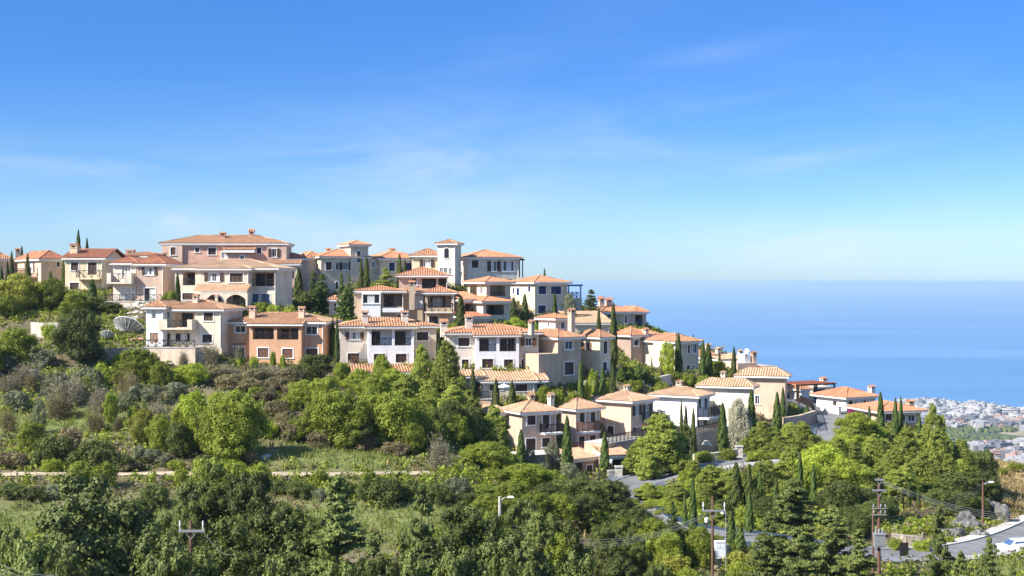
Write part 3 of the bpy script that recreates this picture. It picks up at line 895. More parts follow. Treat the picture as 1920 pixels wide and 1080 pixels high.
# ridge, middle: two cream buildings with towers
h = House('apartment_house', 'long cream building with the lower square tower, behind the tall cypresses', 'building', 602, 556, 232, 24, tile='salmon', wall='beige')
h.block(602, 690, 483, 556, 468, xl=578, feat=[('sh', 611, 491, 622, 506), ('ar', 629.5, 492, 634.8, 505.5), ('go', 643, 492, 652, 506, 'F', dict(w=.65)), ('ar', 629, 528.5, 634, 541.5), ('ar', 665, 511.5, 671, 526)])
h.block(657.5, 690.5, 460.6, 510, 452, dy=-.3, xl=638, feat=[('ar', 669, 470.5, 676, 492)])
h.block(690.8, 712, 484.5, 556, None, dy=1.0, d=5, roof=None, feat=[('gl', 697.5, 490.5, 703, 501.5)])
h.block(712, 788, 486, 556, 470.5, dy=.2, d=9, feat=[('sh', 729.5, 492.5, 740, 508, 'F', dict(mat='blue_paint', n=1)), ('sh', 761.5, 493, 773, 507.5, 'F', dict(mat='blue_paint', n=1)), ('sh', 701, 527, 708, 536)])
h.block(534, 577, 486, 556, 475, dy=2.0, d=7, wall='tan', feat=[('sh', 548, 491, 551, 499, 'F', dict(n=1)), ('sh', 560, 491, 563, 501, 'F', dict(n=1))])
h.block(577.3, 600, 484, 556, 471, dy=2.6, d=6, wall='cream')
h.chimney(612, 466, 621, 474, 5)
h.chimney(731, 466, 742, 474, 6, wall='beige')

h = House('apartment_house', 'cream building right of the tallest tower on the ridge', 'building', 876, 545, 236, 18, tile='salmon', wall='beige')
h.block(876, 973, 484, 545, 469, xl=848, wall='ivory', feat=[('sh', 884.5, 488, 897, 502, 'F', dict(n=1)), ('go', 921, 489.5, 931, 508.5, 'F', dict(cur=((.0, .5),), w=.65)), ('gl', 943.5, 489.5, 963.5, 508.5, 'F', dict(n=3, cur=((.3, .8),))),
      ('sh', 852.5, 489, 855.5, 501.5, 'L', dict(n=1, mat='pale_wood')), ('sh', 853, 522, 857, 535, 'L', dict(n=1, mat='pale_wood')), ('op', 940, 523, 960, 530, 'F', dict(depth=.3))])
h.pergola(973.5, 981, 486, 520, 1.0, 4, 'iron')
h2 = House('apartment_house', 'pale ochre building between the two towers, red hipped roof', 'building', 790, 540, 238, -2, tile='salmon', wall='yellow')
h2.block(772, 826, 481, 540, 466.5, d=8, feat=[('go', 794.5, 487, 807, 500.5, 'F', dict(w=.6, cur=((.1, .9),)))])
keep_root = h.root
h3 = House('apartment_house', 'x', 'building', 820, 500, 233, -12, tile='terra', wall='ivory')
bpy.data.objects.remove(h3.root)
h3.root = tag(empty('tower', h3.r, h3.th), 'tallest square tower with an arched window at the right end of the ridge', 'building', 'houses on the hillside')
h3.block(820.5, 854.5, 458.5, 540, 449.5, d=3.6, over=.45, ground=False, feat=[('ar', 833, 465, 842, 484, 'F', dict(fmat='iron')), ('gl', 825, 502.5, 830.5, 515), ('gl', 832.5, 502.5, 838.5, 515.5), ('gl', 842, 503, 847, 515)])

# house with dark roofed balconies, two blocks
h = House('villa', 'brown house below the ridge with a white glazed bay and a tall chimney', 'house', 757, 612, 212, 4, tile='salmon', wall='tan')
h.block(748, 839, 518.5, 560, 501.5, dy=5.5, d=7, over=.6, feat=[('gl', 771.5, 519.5, 781.5, 535, 'F', dict(n=2)), ('lo', 791, 522, 818, 541, 'F', dict(depth=2.2, rail=.8, back=(('gl', .1, .9),))), ('op', 822, 522, 838, 541, 'F', dict(depth=2, rail=.8))])
h.block(664, 757, 547.5, 612, 536.5, dy=0, d=7, feat=[('lo', 719, 551, 756, 575, 'F', dict(depth=2.2, rail=.9, back=(('gl', .1, .5),))), ('sh', 745, 590, 757, 611)])
h.block(678, 713.5, 548.2, 600, None, dy=-1.3, d=1.28, roof=None, wall='white', feat=[('gl', 680.5, 552, 712, 569, 'F', dict(n=3, cur=((.25, .7),)))])
h.block(717, 757, 577.5, 585.5, None, dy=-1.3, d=.2, roof=None, wall='white', skirt=0, ground=False)
h.block(757.3, 795, 549, 612, 538.5, dy=.8, d=6, feat=[('gl', 780.5, 556, 791.5, 576, 'F', dict(n=2, cur=((0, 1),)))])
h.block(797, 852, 550.5, 612, 537.2, dy=-.6, d=8, feat=[('lo', 802, 554.5, 846.5, 577, 'F', dict(depth=2, rail=0, back=(('gl', .15, .75),), cur=((.1, .8),))), ('ba', 796, 568, 848.5, 587, 'F', dict(proj=1.0, mat='ivory')), ('dr', 804.5, 592.5, 821, 612), ('sh', 848.5, 592, 851.5, 606, 'F', dict(n=1))])
h.chimney(767, 527.5, 777.5, 572, -.9, wall='tan')
h.block(617, 638, 564, 600, 554.5, dy=3, d=3.2, wall='yellow', over=.4, feat=[('sh', 626, 569, 631, 583, 'F', dict(n=1))])

# two tier balconies house
h = House('villa', 'beige house of two stacked hipped roofs with an orange lined upper balcony', 'house', 912, 607, 210, 33, tile='salmon', wall='beige')
h.block(912, 957, 531, 580, 519.5, dy=3.2, xl=877, over=.7, feat=[('lo', 918.5, 535.5, 947.5, 555.5, 'F', dict(depth=2.0, rail=.7, style='i', back=(('sh', .1, .3),))), ('op', 881, 535, 894, 553.5, 'L', dict(depth=1.5, rail=.8)), ('sh', 901, 538, 904, 550, 'L', dict(n=1))])
h.block(906, 955, 567.5, 607, 556, dy=0, d=8, xl=None, over=.6, feat=[('lo', 912, 571.5, 945, 590.5, 'F', dict(depth=2.4, rail=.8, style='i', back=(('gl', .1, .5), ('sh', .6, .9))))])
h.block(870, 905, 564, 607, 557, dy=2.5, d=6, roof='shed', over=.5, feat=[('lo', 872, 569, 904, 589, 'F', dict(depth=2, rail=.8, style='i', back=(('gl', .1, .5), ('sh', .6, .9))))])
h.block(876, 915, 596, 607, 589, dy=-1.2, d=3, roof='shed', tile='rust', over=.4, ground=False)

# blue shuttered house
h = House('villa', 'pale house with blue shutters and a blue pergola against the sea', 'house', 1003, 588, 224, 34, tile='salmon', wall='beige', wood='blue_paint')
h.block(1003, 1064, 531.5, 588, 517, xl=956, over=.6, feat=[('sh', 1009.5, 536.5, 1024, 551.5, 'F', dict(n=1)), ('sh', 1033, 537, 1052, 551.5, 'F', dict(n=1)), ('sh', 1009, 572.5, 1023, 588, 'F', dict(n=1)), ('sh', 962, 540, 965, 551, 'L', dict(n=1)), ('sh', 969, 540, 974, 554, 'L', dict(n=1)), ('sh', 990.5, 537, 995, 547, 'L')])
h.pergola(1066, 1090, 534.5, 559, 2.0, 5.5, 'blue_bright')
h.block(1064.3, 1091, 559, 588, None, dy=1.6, d=6, roof=None)
T_ = h.T['F']
zz = h.b['z1']; x0, x1 = h.b['x0'], h.b['x1']
mb = MB(); railing(mb, (x0 + .1, 1.75, zz), (x1 - .1, 1.75, zz), .95, 'x'); railing(mb, (x1 - .1, 1.75, zz), (x1 - .1, 7.2, zz), .95)
mb.build('railing', 'blue_bright', h.root)
h.slab(948, 1000, 611, 618, -4.0, 2.2, 'terrace_wall')

# twin fronted houses with white middles
h = House('villa', 'peach house with a white two balcony middle and two chimneys, above a tiled lean-to', 'house', 636.7, 683, 188, 9, tile='terra', wall='ivory')
h.block(690, 777, 615.2, 683, 598.5, dy=-1.0, d=6.5, wall='white', over=.55, feat=[('lo', 696.5, 618.5, 735, 648, 'F', dict(depth=1.2, back=(('sh', 0.02, .45),))), ('lo', 740, 618.5, 771, 648, 'F', dict(depth=1.2, back=(('gl', .05, .7),))), ('sh', 701, 663.5, 722.5, 680), ('sh', 742, 663.5, 762.5, 680)])
h.block(636.7, 817.5, 614.2, 683, 596, dy=.3, d=9, over=.6, feat=[('go', 656, 622.5, 674.5, 636.5, 'F', dict(mat='brown_wood', cur=((.0, .3), (.6, 1)))), ('sh', 652, 662.5, 673.5, 680, 'F', dict(mat='brown_wood', n=3))])
h.block(777.3, 817.9, 616, 683, None, dy=.1, d=7, wall='beige', roof=None, feat=[('sh', 781.5, 622.5, 803, 638)])
h.chimney(679, 584, 690, 602, 1.2)
h.chimney(753.5, 584, 765, 602, 1.4)
h.block(657, 800, 701, 715, 684.5, dy=-5.6, d=4.4, roof='shed', over=.3, tile='terra')
h = House('villa', 'beige house with a white two balcony middle, above the wide pale lean-to roof', 'house', 841, 690, 185, 8, tile='salmon', wall='ivory')
h.block(892, 973, 630, 690.5, None, dy=-.75, d=1.0, wall='white', roof=None, feat=[('lo', 898.5, 633, 931, 659, 'F', dict(depth=.9, back=(('gl', .02, .35), ('sh', .36, .6)))), ('lo', 936.5, 633, 968, 659, 'F', dict(depth=.9, back=(('gl', .1, .5), ('sh', .55, .95)))), ('sh', 904, 673, 925, 690), ('sh', 945, 674, 962, 690), ('sh', 884, 672, 890, 690)])
h.block(841, 1009.5, 626.5, 690.5, 608.5, dy=.2, d=9, over=.6, feat=[('sh', 859, 633.5, 880, 649), ('sh', 866, 674, 879, 690)])
h.block(973.3, 1009.9, 628.5, 690.5, None, dy=.05, d=7.5, roof=None, wall='beige', feat=[('go', 985, 634, 996.5, 648, 'F', dict(mat='brown_wood', w=.6)), ('sh', 978, 673.5, 996.5, 690)])
pt_ = .36; zm = h.b['z1'] + .2
x0, x1 = h.hit(892, 630, -.75)[0], h.hit(973, 630, -.75)[0]
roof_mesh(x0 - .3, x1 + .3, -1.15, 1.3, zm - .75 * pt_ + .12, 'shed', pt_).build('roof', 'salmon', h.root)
mb = MB(); mb.box(x0 - .25, x1 + .25, -1.1, -.05, zm - .75 * pt_ - .08, zm - .75 * pt_ + .11); mb.build('eave', 'trim', h.root)
h.chimney(826.5, 602, 839, 622, 2.5, gab=True)
h.chimney(873.5, 593, 886, 614, 2.0, gab=True)
h.block(905, 1003, 717, 749, 693.5, dy=-6.4, d=5.4, roof='shed', over=.45, tile='sand', wall='beige', feat=[('sh', 967, 719.5, 988.5, 734, 'F', dict(sur=False, n=3)), ('sh', 935, 720, 944, 731, 'F', dict(sur=False)), ('sh', 918, 720, 926, 733, 'F', dict(sur=False))])
h.block(1003.4, 1022, 715.5, 749, 694, dy=-5.6, d=4.6, roof='shed', over=.43, tile='sand', wall='beige', feat=[('sh', 1006, 718, 1020, 733)])
h.block(867, 904.5, 708, 749, 694, dy=-4.0, d=3.0, roof='shed', over=.4, tile='sand', wall='cream', feat=[('dr', 892, 714, 901, 742)])
h.slab(888, 930, 750, 768, -8.6, 4.0, 'terrace_wall')
z = h.hit(888, 750, -8.5)[1] + .12
mb = MB(); railing(mb, (h.hit(888, 750, -8.5)[0], -8.5, z), (h.hit(929, 750, -8.5)[0], -8.5, z), .9, 'i')
mb.build('railing', 'iron', h.root)

# corner house on three levels
h = House('villa', 'tan corner house with a tall chimney and ivy hanging on its wall', 'house', 1041, 700, 190, 42, tile='terra', wall='tan')
h.block(1041.5, 1070, 599.5, 690, 588.5, dy=1.0, xl=1010, wall='ivory', over=.5, tile='salmon', feat=[('gl', 1052, 603.5, 1059, 616.5, 'F', dict(n=1)), ('sh', 1028, 603, 1030, 613, 'L', dict(n=1)), ('sh', 1026, 637, 1028, 646, 'L', dict(n=1))])
h.block(1046, 1088, 635.5, 726, 618, dy=-2.6, d=6.5, over=.55, feat=[('gl', 1059.5, 639.5, 1073.5, 655, 'F', dict(n=2)), ('sh', 1058.5, 679, 1075.5, 702.5, 'F', dict(n=1))])
h.block(1125, 1145, 635, 700, 619, dy=-3.6, xl=1085, wall='yellow', over=.5, feat=[('sh', 1131.5, 640, 1138.5, 663, 'F', dict(n=1)), ('sh', 1130.5, 679, 1137.5, 695, 'F', dict(n=1)), ('go', 1098, 642, 1102, 656, 'L', dict(mat='brown_wood', w=.7))])
h.chimney(1068.5, 579, 1081, 622, -1.0, wall='peach')
h.chimney(994, 601, 1005, 618, -3.5, wall='beige')
h = House('garden_wall', 'tall tan retaining wall with a planted ledge, under the corner house', 'wall', 1010, 726, 184, 40, wall='tan', group='retaining walls')
h.block(1010, 1046, 664, 726, None, d=3, roof=None)
h = House('low_house', 'flat tan roof behind the tall chimney, cypress in front', 'house', 1085, 622, 214, 10, tile='sand', wall='beige')
h.block(1078, 1143, 608, 632, 594, d=9, roof='shed', over=.5)

# against the sea
h = House('villa', 'taupe house against the sea with an open corner terrace and two gabled chimneys', 'house', 1128, 614, 234, 20, tile='salmon', wall='mauve')
h.block(1128, 1188, 587, 614, 570.5, d=7, over=.6, feat=[('sh', 1139, 589, 1152, 595, 'F', dict(n=3, mat='blue_paint')), ('sh', 1171, 592, 1176, 606, 'F', dict(n=1, mat='pale_wood'))])
h.block(1188.3, 1211.5, 587.3, 612, 575, dy=.1, d=6.8, over=.5, feat=[('op', 1191, 590.5, 1205, 611, 'F', dict(depth=6.5, rail=.9, rmat='blue_bright'))])
h.chimney(1123.5, 559, 1133.5, 572, 1.5, gab=True, wall='peach')
h.chimney(1138, 561, 1149, 572, 2.0, gab=True, wall='peach')
h = House('villa', 'brown house half hidden behind the tall dark cypress, salmon hipped roof', 'house', 1182, 690, 212, 38, tile='salmon', wall='brown')
h.block(1183, 1209, 631, 690, 613, xl=1157, over=.6, feat=[('gl', 1188.5, 636, 1197.5, 648.5, 'F', dict(n=1)), ('ar', 1187, 676, 1194, 690)])
h.block(1209.3, 1232, 629, 690, 619, dy=1.0, d=7)
h.chimney(1208, 615.5, 1218.5, 636, -.6, wall='ivory')

h = House('villa', 'house with a rounded sunlit corner and climbing greenery on it', 'house', 1266, 700, 208, 36, tile='terra', wall='beige')
b = h.block(1266, 1310, 643, 700, 626, xl=1204, over=.6, wall='beige', feat=[('sh', 1289.5, 647, 1293.5, 662), ('gl', 1299.5, 645, 1306.5, 662, 'F', dict(n=2)), ('sh', 1287.5, 685, 1293.5, 699), ('sh', 1298.5, 685, 1301.5, 697, 'F', dict(n=1)), ('ar', 1208.5, 681, 1215, 694, 'L')])
mb = MB()
yc = b['y0'] + (b['y1'] - b['y0']) * .38
rr = (b['y1'] - b['y0']) * .34
mb.tube([(b['x0'] + rr * .62, yc, b['z0'] - 3), (b['x0'] + rr * .62, yc, b['z1'] - .03)], rr, 40)
mb.build('round_wall', 'ivory', h.root, smooth=False)

# lower right terrace
h = House('villa', 'grey house with white framed doors and a small dark balcony, leftmost of the lower row', 'house', 979, 853, 170, 27, tile='sand', wall='mauve')
h.block(979, 1043, 776, 853, 751, xl=945, over=.6, feat=[('sh', 988.5, 777.8, 1004, 796.5, 'F', dict(n=1)), ('dr', 1017.5, 777, 1030, 804), ('ba', 1011.5, 793.5, 1046, 813, 'F', dict(proj=1.4, style='i')), ('dr', 986.5, 822.5, 1004, 852), ('sh', 1016.5, 821, 1031, 838)])
h.block(930, 947, 777, 853, 754, dy=4.0, d=6, over=.6)
h.chimney(992.5, 739, 1004, 757, 5.5, gab=True, wall='peach')
h.slab(985, 1062, 856, 882, -4.2, 4.15, 'stone')
h = House('villa', 'grey house with twin doors over a bracketed balcony, behind the cypress of the lower row', 'house', 1080, 845, 175, 40, tile='sand', wall='mauve')
h.block(1080, 1124, 770, 846, 747, xl=1043, over=.6, wall='mauve', feat=[('dr', 1086.5, 774, 1096, 792), ('dr', 1107, 772.5, 1116, 791), ('ba', 1082, 790, 1116, 811.5, 'F', dict(proj=1.0, style='i', rmat='brown_wood')), ('dr', 1085, 818, 1096, 838), ('dr', 1105.5, 816, 1117, 837)])
h.chimney(1030, 739.5, 1042, 764, 3.0, gab=True, wall='ivory')
h.slab(1072, 1124, 846, 884, -2.4, 2.3, 'tan')
x0, z = h.hit(1072, 845, -2.3); x1 = h.hit(1123, 845, -2.3)[0]
mb = MB(); railing(mb, (x0, -2.3, z + .05), (x1, -2.3, z + .05), .9, 'i'); mb.build('railing', 'brown_wood', h.root)
h.block(1073, 1122, 864, 896, 853.5, dy=-6.4, d=3.6, roof='shed', over=.35, tile='sand', wall='brown', feat=[('op', 1078, 868, 1092, 895, 'F', dict(depth=2.5)), ('dr', 1100, 872, 1110, 895)])

h = House('villa', 'peach house with a broad blank sunlit wall and shaded corner balconies', 'house', 1183, 830, 178, 52, tile='sand', wall='peach')
h.block(1183, 1224, 755, 830, 733, xl=1105, over=.65, feat=[('go', 1191, 760, 1197, 779, 'F', dict(w=.6, cur=((.3, .9),))), ('go', 1210, 758, 1216, 783, 'F', dict(w=.6, cur=((.3, .9),))), ('ba', 1204, 771.5, 1232, 792, 'F', dict(proj=1.3, style='i', mat='peach')),
      ('go', 1192, 801, 1200, 823, 'F', dict(w=.6)), ('sh', 1210, 799, 1222, 829), ('gl', 1116, 756, 1124, 760, 'L'), ('sh', 1123.5, 798, 1128, 812, 'L', dict(n=1)), ('dr', 1139, 799, 1150.5, 828, 'L')])
h.chimney(1173.5, 722, 1184, 735.5, 3.5, wall='ivory')
h.slab(1140, 1214, 833, 868, -3.5, 3.4, 'tan', cope=True)
x0, z = h.hit(1141, 831, -3.4); x1 = h.hit(1213, 831, -3.4)[0]
mb = MB(); railing(mb, (x0, -3.4, z), (x1, -3.4, z), .95, 'i'); mb.build('railing', 'iron', h.root)

h = House('carport', 'small carport with a pale tiled roof at the lower road bend, right of a cypress', 'carport', 1143, 893, 165, 20, group=None, tile='sand', wall='brown')
h.block(1143, 1178, 857, 893, 843, d=4.5, roof='shed', over=.35, feat=[('op', 1149, 862, 1166, 892, 'F', dict(depth=3.5)), ('dr', 1169, 868, 1175, 891)])

h = House('villa', 'white walled house with dark corner balcony behind three slim cypresses', 'house', 1306, 817, 184, 60, tile='sand', wall='white')
h.block(1306, 1330, 745.5, 817, 726, xl=1225, over=.65, feat=[('dr', 1309, 747.5, 1314.5, 766), ('dr', 1320.5, 746.5, 1326, 768), ('ba', 1307.5, 761.5, 1333, 783.5, 'F', dict(proj=1.6, style='i')), ('dr', 1307.5, 788, 1312, 806), ('dr', 1319, 786, 1325.5, 812)])
h.block(1330.3, 1345, 752, 817, None, dy=1.5, d=5, roof=None, wall='beige')
h.chimney(1272.5, 714, 1283.5, 727, 4, wall='ivory')
h.slab(1303, 1348, 816, 852, -3.0, 2.9, 'terrace_wall')
x0, z = h.hit(1305, 815, -2.9); x1 = h.hit(1346, 815, -2.9)[0]
mb = MB(); railing(mb, (x0, -2.9, z), (x1, -2.9, z), .95, 'i'); mb.build('railing', 'iron', h.root)

h = House('villa', 'white house with a plain lit wall behind the pale flowering tree', 'house', 1407, 817, 191, 66, tile='sand', wall='ivory')
h.block(1407, 1414, 728, 817, 708, xl=1314, over=.65)
h.chimney(1355.5, 696.5, 1364.5, 711, 4.5, wall='ivory')
h = House('villa', 'large peach house at the end of the lower row, ribbed tile roof towards the sea', 'house', 1472, 796, 200, 72, tile='sand', wall='peach')
h.block(1472, 1476, 708, 796, 684, xl=1385, over=.65, feat=[('gl', 1416, 742, 1424, 758, 'L', dict(n=2))])
h.pergola(1474, 1484, 722, 752, 2, 3.5, 'dark_wood')

# roofs beyond the crest
h = House('low_house', 'pale gabled house with blocked chimneys on the crest, behind the single cypress', 'house', 1340, 700, 230, 24, tile='sand', wall='cream')
h.block(1350, 1388, 676, 706, 663, d=7, roof='gable', feat=[('sh', 1362, 678, 1368, 686)])
h.block(1325, 1350, 672, 706, 658, dy=4, d=7, tile='rust')
h.chimney(1325, 645, 1334, 668, 2.0, wall='ivory')
h.chimney(1344, 652, 1354, 668, 3.0, wall='ivory')
h.chimney(1385.5, 656.5, 1393.5, 672, 3.5, wall='ivory')
h = House('low_house', 'cream house with a slanting roof edge beside the sea, right of the white roof dish', 'house', 1395, 705, 222, 20, tile='rust', wall='peach')
h.block(1383, 1420, 681, 705, None, d=6, roof=None)
h.block(1395.5, 1407, 664.5, 684, None, dy=.5, d=2, roof=None, wall='white', ground=False)
h.block(1420.3, 1455, 687, 705, 672, dy=1, d=9, roof='shedl', pitch=-.24, wall='mauve', eave=False)
h.chimney(1410, 660, 1420, 688, .4, wall='peach')

h = House('low_house', 'small white house behind the red roofed pergola above the bend of the road', 'house', 1480, 746, 224, 25, tile='salmon', wall='white')
h.block(1502, 1517, 732, 748, 719.5, xl=1480, over=.5)
h.chimney(1541, 708, 1553, 717, 5, wall='ivory')
h.block(1524, 1562, 726, 740, None, dy=3, d=5, roof=None, wall='beige', feat=[('sh', 1527, 729, 1548, 739, 'F', dict(mat='blue_paint', n=4, sur=False))])
h = House('carport', 'red flat pergola roof on dark posts above the bend of the road', 'pergola', 1497, 750, 214, 28, group=None)
x0, z1 = h.hit(1497, 724, 0); x1, _ = h.hit(1568, 724, 0); z0 = h.hit(1497, 751, 0)[1]
mb = MB()
for x in (x0 + .2, (x0 + x1) / 2, x1 - .2):
    for y in (.2, 4.8):
        mb.beam((x, y, z0 - 1.5), (x, y, z1), .2)
mb.beam((x0, .2, z1 + .1), (x1, .2, z1 + .1), .16, .2); mb.beam((x0, 4.8, z1 + .1), (x1, 4.8, z1 + .1), .16, .2)
mb.build('post_frame', 'dark_wood', h.root)
mb = MB()
for k in range(int((x1 - x0) / .4)):
    x = x0 + .2 + k * .4
    mb.box(x - .17, x + .17, -.5, 5.5, z1 + .22, z1 + .28 + .03 * (k % 2))
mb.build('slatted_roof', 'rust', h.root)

h = House('bungalow', 'white bungalow with a red hipped roof and a tall white chimney beside the road', 'house', 1586, 776, 205, 28, tile='salmon', wall='white')
h.block(1587, 1640, 747.5, 776, 727, xl=1531, over=.7, feat=[('dr', 1591, 751.5, 1598.5, 766), ('gl', 1603, 751, 1606, 763, 'F', dict(n=1)), ('sh', 1619, 751, 1624, 759, 'F', dict(n=1)), ('sh', 1562, 752, 1569, 763, 'L')])
h.chimney(1631.5, 723.5, 1643.5, 758, 1.6, wall='white')
h = House('bungalow', 'bungalow with a salmon hipped roof behind a row of cypresses, lowest house before the coast', 'house', 1660, 797, 194, 15, tile='salmon', wall='peach')
h.block(1650, 1726, 773.5, 800, 753, xl=1598, over=.8, wall='tan', feat=[('sh', 1660, 776, 1672, 788, 'F', dict(mat='brown_wood')), ('sh', 1684, 778, 1697, 790, 'F', dict(mat='brown_wood')), ('gl', 1703, 778, 1715, 790)])
h.chimney(1704, 751, 1715, 770, 2.5, wall='peach')

# ---------------------------------------------------------------- terrain, roads, sea
CTRL = [  # photograph column, row and distance of points of the bare ground
    (40, 985, 124), (300, 985, 124), (560, 985, 124), (720, 978, 124), (900, 990, 123), (1060, 1000, 122),
    (0, 890, 140), (200, 889, 140), (400, 888, 140), (600, 888, 140), (800, 887, 141),
    (0, 935, 130), (300, 935, 130), (600, 930, 131), (850, 925, 132),
    (0, 810, 157), (200, 808, 157), (0, 740, 171), (200, 735, 172), (0, 665, 184), (130, 690, 180), (60, 600, 198), (180, 600, 200), (20, 560, 212),
    (330, 800, 157), (350, 720, 174), (450, 700, 181), (550, 700, 183), (480, 850, 147), (650, 855, 147), (480, 780, 163), (620, 770, 165), (620, 700, 182),
    (760, 850, 150), (760, 780, 166), (860, 870, 150), (850, 800, 164), (930, 870, 160),
    (1000, 900, 158), (1090, 905, 158), (1000, 950, 140), (1100, 950, 142),
    (1240, 900, 166), (1330, 905, 164), (1430, 900, 166), (1350, 862, 172), (1300, 960, 148), (1400, 980, 142), (1500, 930, 158),
    (1600, 860, 172), (1700, 870, 170), (1790, 880, 170), (1620, 930, 152), (1700, 952, 150), (1800, 955, 150),
    (1650, 806, 190), (1760, 862, 188), (1800, 890, 192), (1850, 905, 172), (1850, 888, 200),
    (1900, 950, 166), (1905, 872, 202), (1960, 880, 200), (1990, 960, 165), (1860, 930, 168),
    (1700, 1062, 118), (1600, 1065, 116), (1500, 1065, 118), (1400, 1060, 122), (1300, 1060, 122), (1850, 1075, 118), (1960, 1070, 118),
    (1350, 1050, 124), (1200, 1040, 122), (1150, 1060, 116),
    # between the house terraces
    (700, 600, 206), (600, 590, 218), (860, 615, 204), (960, 612, 212), (1110, 640, 210), (1150, 700, 198), (1240, 705, 198), (1320, 705, 204), (1110, 740, 186), (1200, 725, 190), (1000, 760, 178),
    (1420, 705, 214), (1500, 745, 216), (1560, 745, 214),
]
XYZ = [(-70, -40, 1.5), (0, -40, 1.5), (70, -40, 1.5), (-60, 0, -1.9), (0, 0, -1.9), (60, 0, -1.9), (-40, 12, -7), (0, 12, -7), (40, 12, -7), (-45, 30, -16), (0, 30, -16), (45, 30, -16),
       (-50, 52, -22.0), (-15, 52, -22.0), (15, 52, -22.5), (50, 52, -23), (-50, 75, -24.5), (-20, 75, -24.2), (10, 75, -24.5), (50, 75, -25), (-40, 100, -23.6), (0, 100, -23.8), (40, 100, -25),
       (-110, 75, -22), (110, 75, -27), (-120, 150, -16), (-120, 200, -4), (-120, 240, 0), (110, 150, -38), (110, 200, -45), (150, 120, -45), (150, 200, -70),
       (-80, 262, -1), (-40, 262, -2), (0, 262, -4), (40, 258, -14), (75, 250, -41), (-80, 320, -14), (-30, 320, -18), (20, 320, -26), (70, 320, -62), (110, 300, -70),
       (-90, 420, -50), (0, 420, -60), (100, 420, -95)]
for q in CTRL:
    p = at(*q); GROUND.append((p.x, p.y, p.z))
GROUND += XYZ


def dedupe(pts, d=1.4):
    out = []
    for p in pts:
        if all((p[0] - q[0]) ** 2 + (p[1] - q[1]) ** 2 > d * d for q in out):
            out.append(p)
    return np.array(out)


G = dedupe(GROUND)
_d = np.sqrt(((G[:, None, :2] - G[None, :, :2]) ** 2).sum(-1) + 8.0)
_n = len(G)
_A = np.zeros((_n + 3, _n + 3))
_A[:_n, :_n] = -_d + np.eye(_n) * 1.0
_A[:_n, _n] = 1; _A[:_n, _n + 1:] = G[:, :2] / 100
_A[_n, :_n] = 1; _A[_n + 1:, :_n] = G[:, :2].T / 100
_w = np.linalg.solve(_A, np.concatenate([G[:, 2], np.zeros(3)]))


def base_height(x, y):
    x = np.asarray(x, float); y = np.asarray(y, float)
    sh = x.shape
    x = x.ravel(); y = y.ravel()
    out = np.empty(len(x))
    for i in range(0, len(x), 20000):
        a, b = x[i:i + 20000], y[i:i + 20000]
        d = np.sqrt((a[:, None] - G[None, :, 0]) ** 2 + (b[:, None] - G[None, :, 1]) ** 2 + 8.0)
        out[i:i + 20000] = -d @ _w[:_n] + _w[_n] + a / 100 * _w[_n + 1] + b / 100 * _w[_n + 2]
    z = out
    # beyond the hill the ground runs down to the coastal plain
    far = np.maximum(np.hypot(np.maximum(np.abs(x) - 125, 0), np.maximum(y - 330, 0)), 0)
    zc = np.where(y > -60, -60 - far * 0.34, 2.0)
    t = np.clip(far / 120, 0, 1); t = t * t * (3 - 2 * t)
    z = np.where(y > 30, z * (1 - t) + zc * t, z)
    plain = -258.5 + np.clip((3000 - y) / 1100, 0, 1.4) * 7 + 3 * np.sin(x / 190) * np.sin(y / 230)
    z = np.where(y > 200, np.maximum(z, plain), z)
    z = np.maximum(z, -252.0 * (y <= 200) + -1e9 * (y > 200))
    return z.reshape(sh)


def catmull(pts, step=1.2):
    pts = [np.array(p, float) for p in pts]
    pts = [2 * pts[0] - pts[1]] + pts + [2 * pts[-1] - pts[-2]]
    out = []
    for a, b, c, d in zip(pts, pts[1:], pts[2:], pts[3:]):
        n = max(2, int(np.linalg.norm(c - b) / step))
        for k in range(n):
            t = k / n
            out.append(0.5 * (2 * b + (c - a) * t + (2 * a - 5 * b + 4 * c - d) * t * t + (3 * b - a - 3 * c + d) * t ** 3))
    out.append(pts[-2])
    return np.array(out)


PATHS = {}
# name: half width, flat shoulder
ROADPTS = {
    'upper_road': ([at(1470, 748, 226), at(1505, 753, 219), at(1540, 765, 209), at(1562, 783, 200), at(1566, 806, 190), at(1550, 832, 181), at(1505, 846, 175), at(1430, 859, 170), at(1350, 869, 167), at(1260, 884, 164), at(1190, 905, 158),
                    at(1172, 928, 150), at(1186, 958, 141), at(1235, 985, 134), at(1310, 1000, 131), at(1420, 1012, 129), at(1540, 1030, 127), at(1650, 1040, 126), at(1780, 1036, 128), at(1890, 1014, 134), at(1960, 985, 146), at(2010, 960, 160)], 2.35),
    'dirt_path': ([at(-80, 893, 140), at(0, 889, 140), at(200, 888, 140), at(400, 887, 140), at(600, 889, 139.6), at(720, 887, 140.4), at(806, 886, 141)], 1.25),
}
for k, (pts, hw) in ROADPTS.items():
    PATHS[k] = (catmull(pts), hw)


